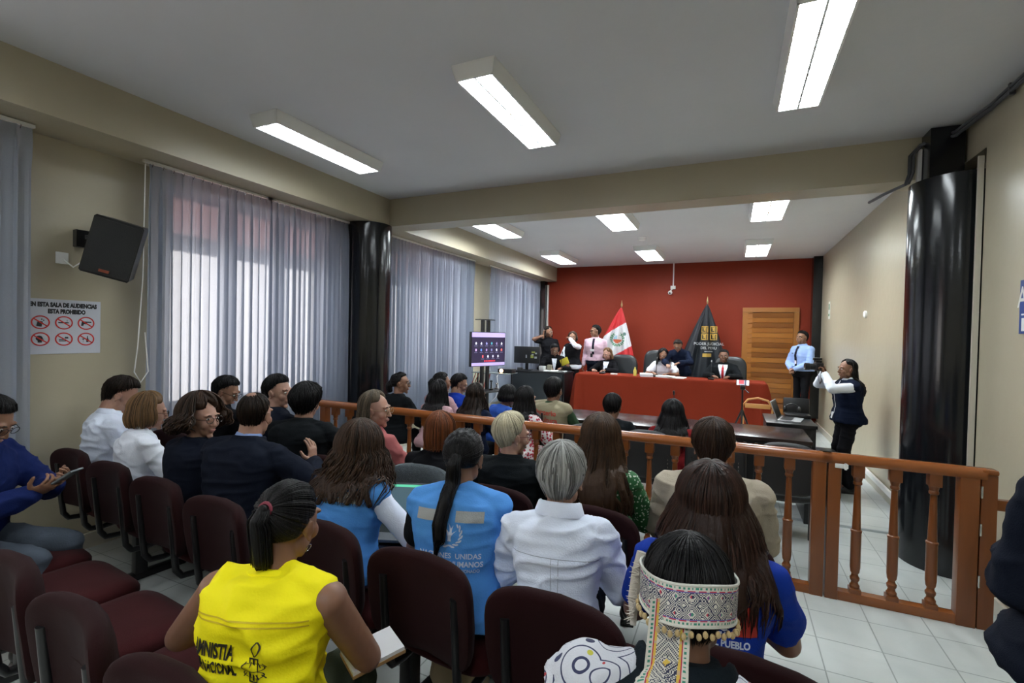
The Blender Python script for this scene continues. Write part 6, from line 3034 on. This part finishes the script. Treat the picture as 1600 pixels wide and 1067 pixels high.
# white embroidered cape-like top over the shoulders
def kene_mat():
    q = NB('white_cloth_with_embroidered_lines')
    tc = q.n('TexCoord')
    mp = q.n('Mapping')
    q.l(tc.outputs['Object'], mp.inputs[0])
    v = q.n('TexVoronoi', feature='F1')
    v.inputs['Scale'].default_value = 13
    v.inputs['Randomness'].default_value = .8
    q.l(mp.outputs[0], v.inputs['Vector'])
    f = q.math('FRACT', q.math('MULTIPLY', v.outputs['Distance'], 4.6))
    line = q.math('LESS_THAN', q.math('ABSOLUTE', q.math('SUBTRACT', f, .5)), .075)
    col = q.mix(line, (.56, .57, .62), (.03, .035, .09))
    w_ = q.n('TexVoronoi', feature='F1')
    w_.inputs['Scale'].default_value = 24
    q.l(mp.outputs[0], w_.inputs['Vector'])
    sep = q.n('SeparateColor')
    q.l(w_.outputs['Color'], sep.inputs[0])
    dot = q.math('MULTIPLY', q.math('LESS_THAN', w_.outputs['Distance'], .15), q.math('GREATER_THAN', sep.outputs[0], .62))
    cr = q.mix(q.math('GREATER_THAN', sep.outputs[1], .45), (.45, .04, .05), (.03, .10, .40))
    cr = q.mix(q.math('GREATER_THAN', sep.outputs[2], .75), cr, (.50, .48, .05))
    q.l(q.mix(dot, col, cr), q.b.inputs['Base Color'])
    n = q.n('TexNoise')
    n.inputs['Scale'].default_value = 240
    q.l(tc.outputs['Object'], n.inputs['Vector'])
    bp = q.n('Bump')
    bp.inputs['Strength'].default_value = .4
    bp.inputs['Distance'].default_value = .006
    q.l(n.outputs[0], bp.inputs['Height'])
    q.l(bp.outputs[0], q.b.inputs['Normal'])
    q.b.inputs['Roughness'].default_value = .85
    return q.m


g = G()
torso(g, _s, PROF_F, .040, t0=-.1, t1=.92, fat=1.04, flare=.1)
P_, R_ = _s.at(.955)
for nm in 'RL':
    q_ = P_.lerp(_j[nm][0], .50) + V(0, -.012, -.004)
    g.limb(q_, _j[nm][0], .064, .074, 12)
for nm in 'RL':
    arm_geo(g, _j, nm, _s.S, .030, 'short')
    g.ell(_j[nm][0] + V(0, 0, -.004), (.084, .088, .080), n=12)
me = remesh(g, .007, 4)
wrinkle(me, .010, seed=9)
put(me, 'embroidered_top', kene_mat(), _p)

# ------------------------------------------------------------------ things in hands and on laps
# laptop of the curly-haired person in the light blue vest
q = NB('laptop_screen_picture')
tc = q.n('TexCoord')
sp = q.n('SeparateXYZ')
q.l(tc.outputs['Generated'], sp.inputs[0])
top = q.math('GREATER_THAN', sp.outputs[2], .93)
bot = q.math('LESS_THAN', sp.outputs[2], .08)
colr = q.mix(top, (.05, .085, .10), (.10, .50, .30))
colr = q.mix(bot, colr, (.10, .36, .36))
q.l(colr, q.b.inputs['Emission Color'])
q.b.inputs['Emission Strength'].default_value = .9
q.b.inputs['Base Color'].default_value = (.01, .01, .012, 1)
q.b.inputs['Roughness'].default_value = .3
M_scr = q.m
laptop(-1.555, 2.03, .60, math.radians(22), 'open laptop with a dark screen on the lap beside the grey chair', mat('dark_grey_laptop_shell', (.10, .11, .12), .4), 112, M_scr, None, .30)

# phone of the man in the blue blazer
pp, ss, jj = PH
w_ = pp.matrix_basis @ ((jj['R'][1 + 1] + jj['L'][2]) / 2 + V(.0, .10, .055))
root = thing('smartphone', 'large phone in a marbled case held by the man in the blue blazer', 'phone', w_, math.radians(-62))
g = G()
R = RX(math.radians(34))
g.box((0, 0, 0), (.078, .165, .010), R, bev=.003)
g.build('phone_body', mat('grey_marbled_case', (.16, .18, .19), .4, var=.8, vscale=30), root)
g = G()
g.box(R @ V(0, 0, .0056), (.070, .150, .0006), R)
g.build('screen', mat('dim_phone_screen', (.05, .06, .07), .15), root, False)
# phone of the person in the black jacket
root = thing('smartphone', 'phone with a pale violet lit screen held by the thick-haired person in the front row', 'phone', (-2.655, 2.88, .885), math.radians(10))
g = G()
R = RX(math.radians(40)) @ RY(math.radians(-20))
g.box((0, 0, 0), (.075, .15, .009), R, bev=.003)
g.build('phone_body', M_blackpl, root)
g = G()
g.box(R @ V(0, 0, .0052), (.068, .142, .0006), R)
g.build('screen', mat('lit_violet_screen', (.3, .3, .6), .3, emit=(.35, .35, .8), estr=.8), root, False)

# pale canvas bag under the middle row
root = thing('canvas_bag', 'pale canvas bag on the floor under the middle row, below the blue vest with ponytail', 'bag', (-1.10, 1.92, 0), .3)
g = G()
g.rings([[V(.13 * math.cos(t) * k, .07 * math.sin(t) * k, z) for t in [2 * PI * i / 24 for i in range(24)]] for z, k in ((0, .8), (.02, 1), (.14, 1.05), (.22, .85), (.25, .5))])
me = remesh(g, .008, 2)
wrinkle(me, .012, seed=4)
put(me, 'bag_body', fabric('pale_canvas', (.42, .34, .22)), root)
g = G()
g.tube([V(-.07, 0, .23), V(-.06, .0, .34), V(0, .01, .38), V(.06, 0, .34), V(.07, 0, .23)], .008, 6)
g.build('bag_handle', fabric('pale_canvas', (.42, .34, .22)), root)
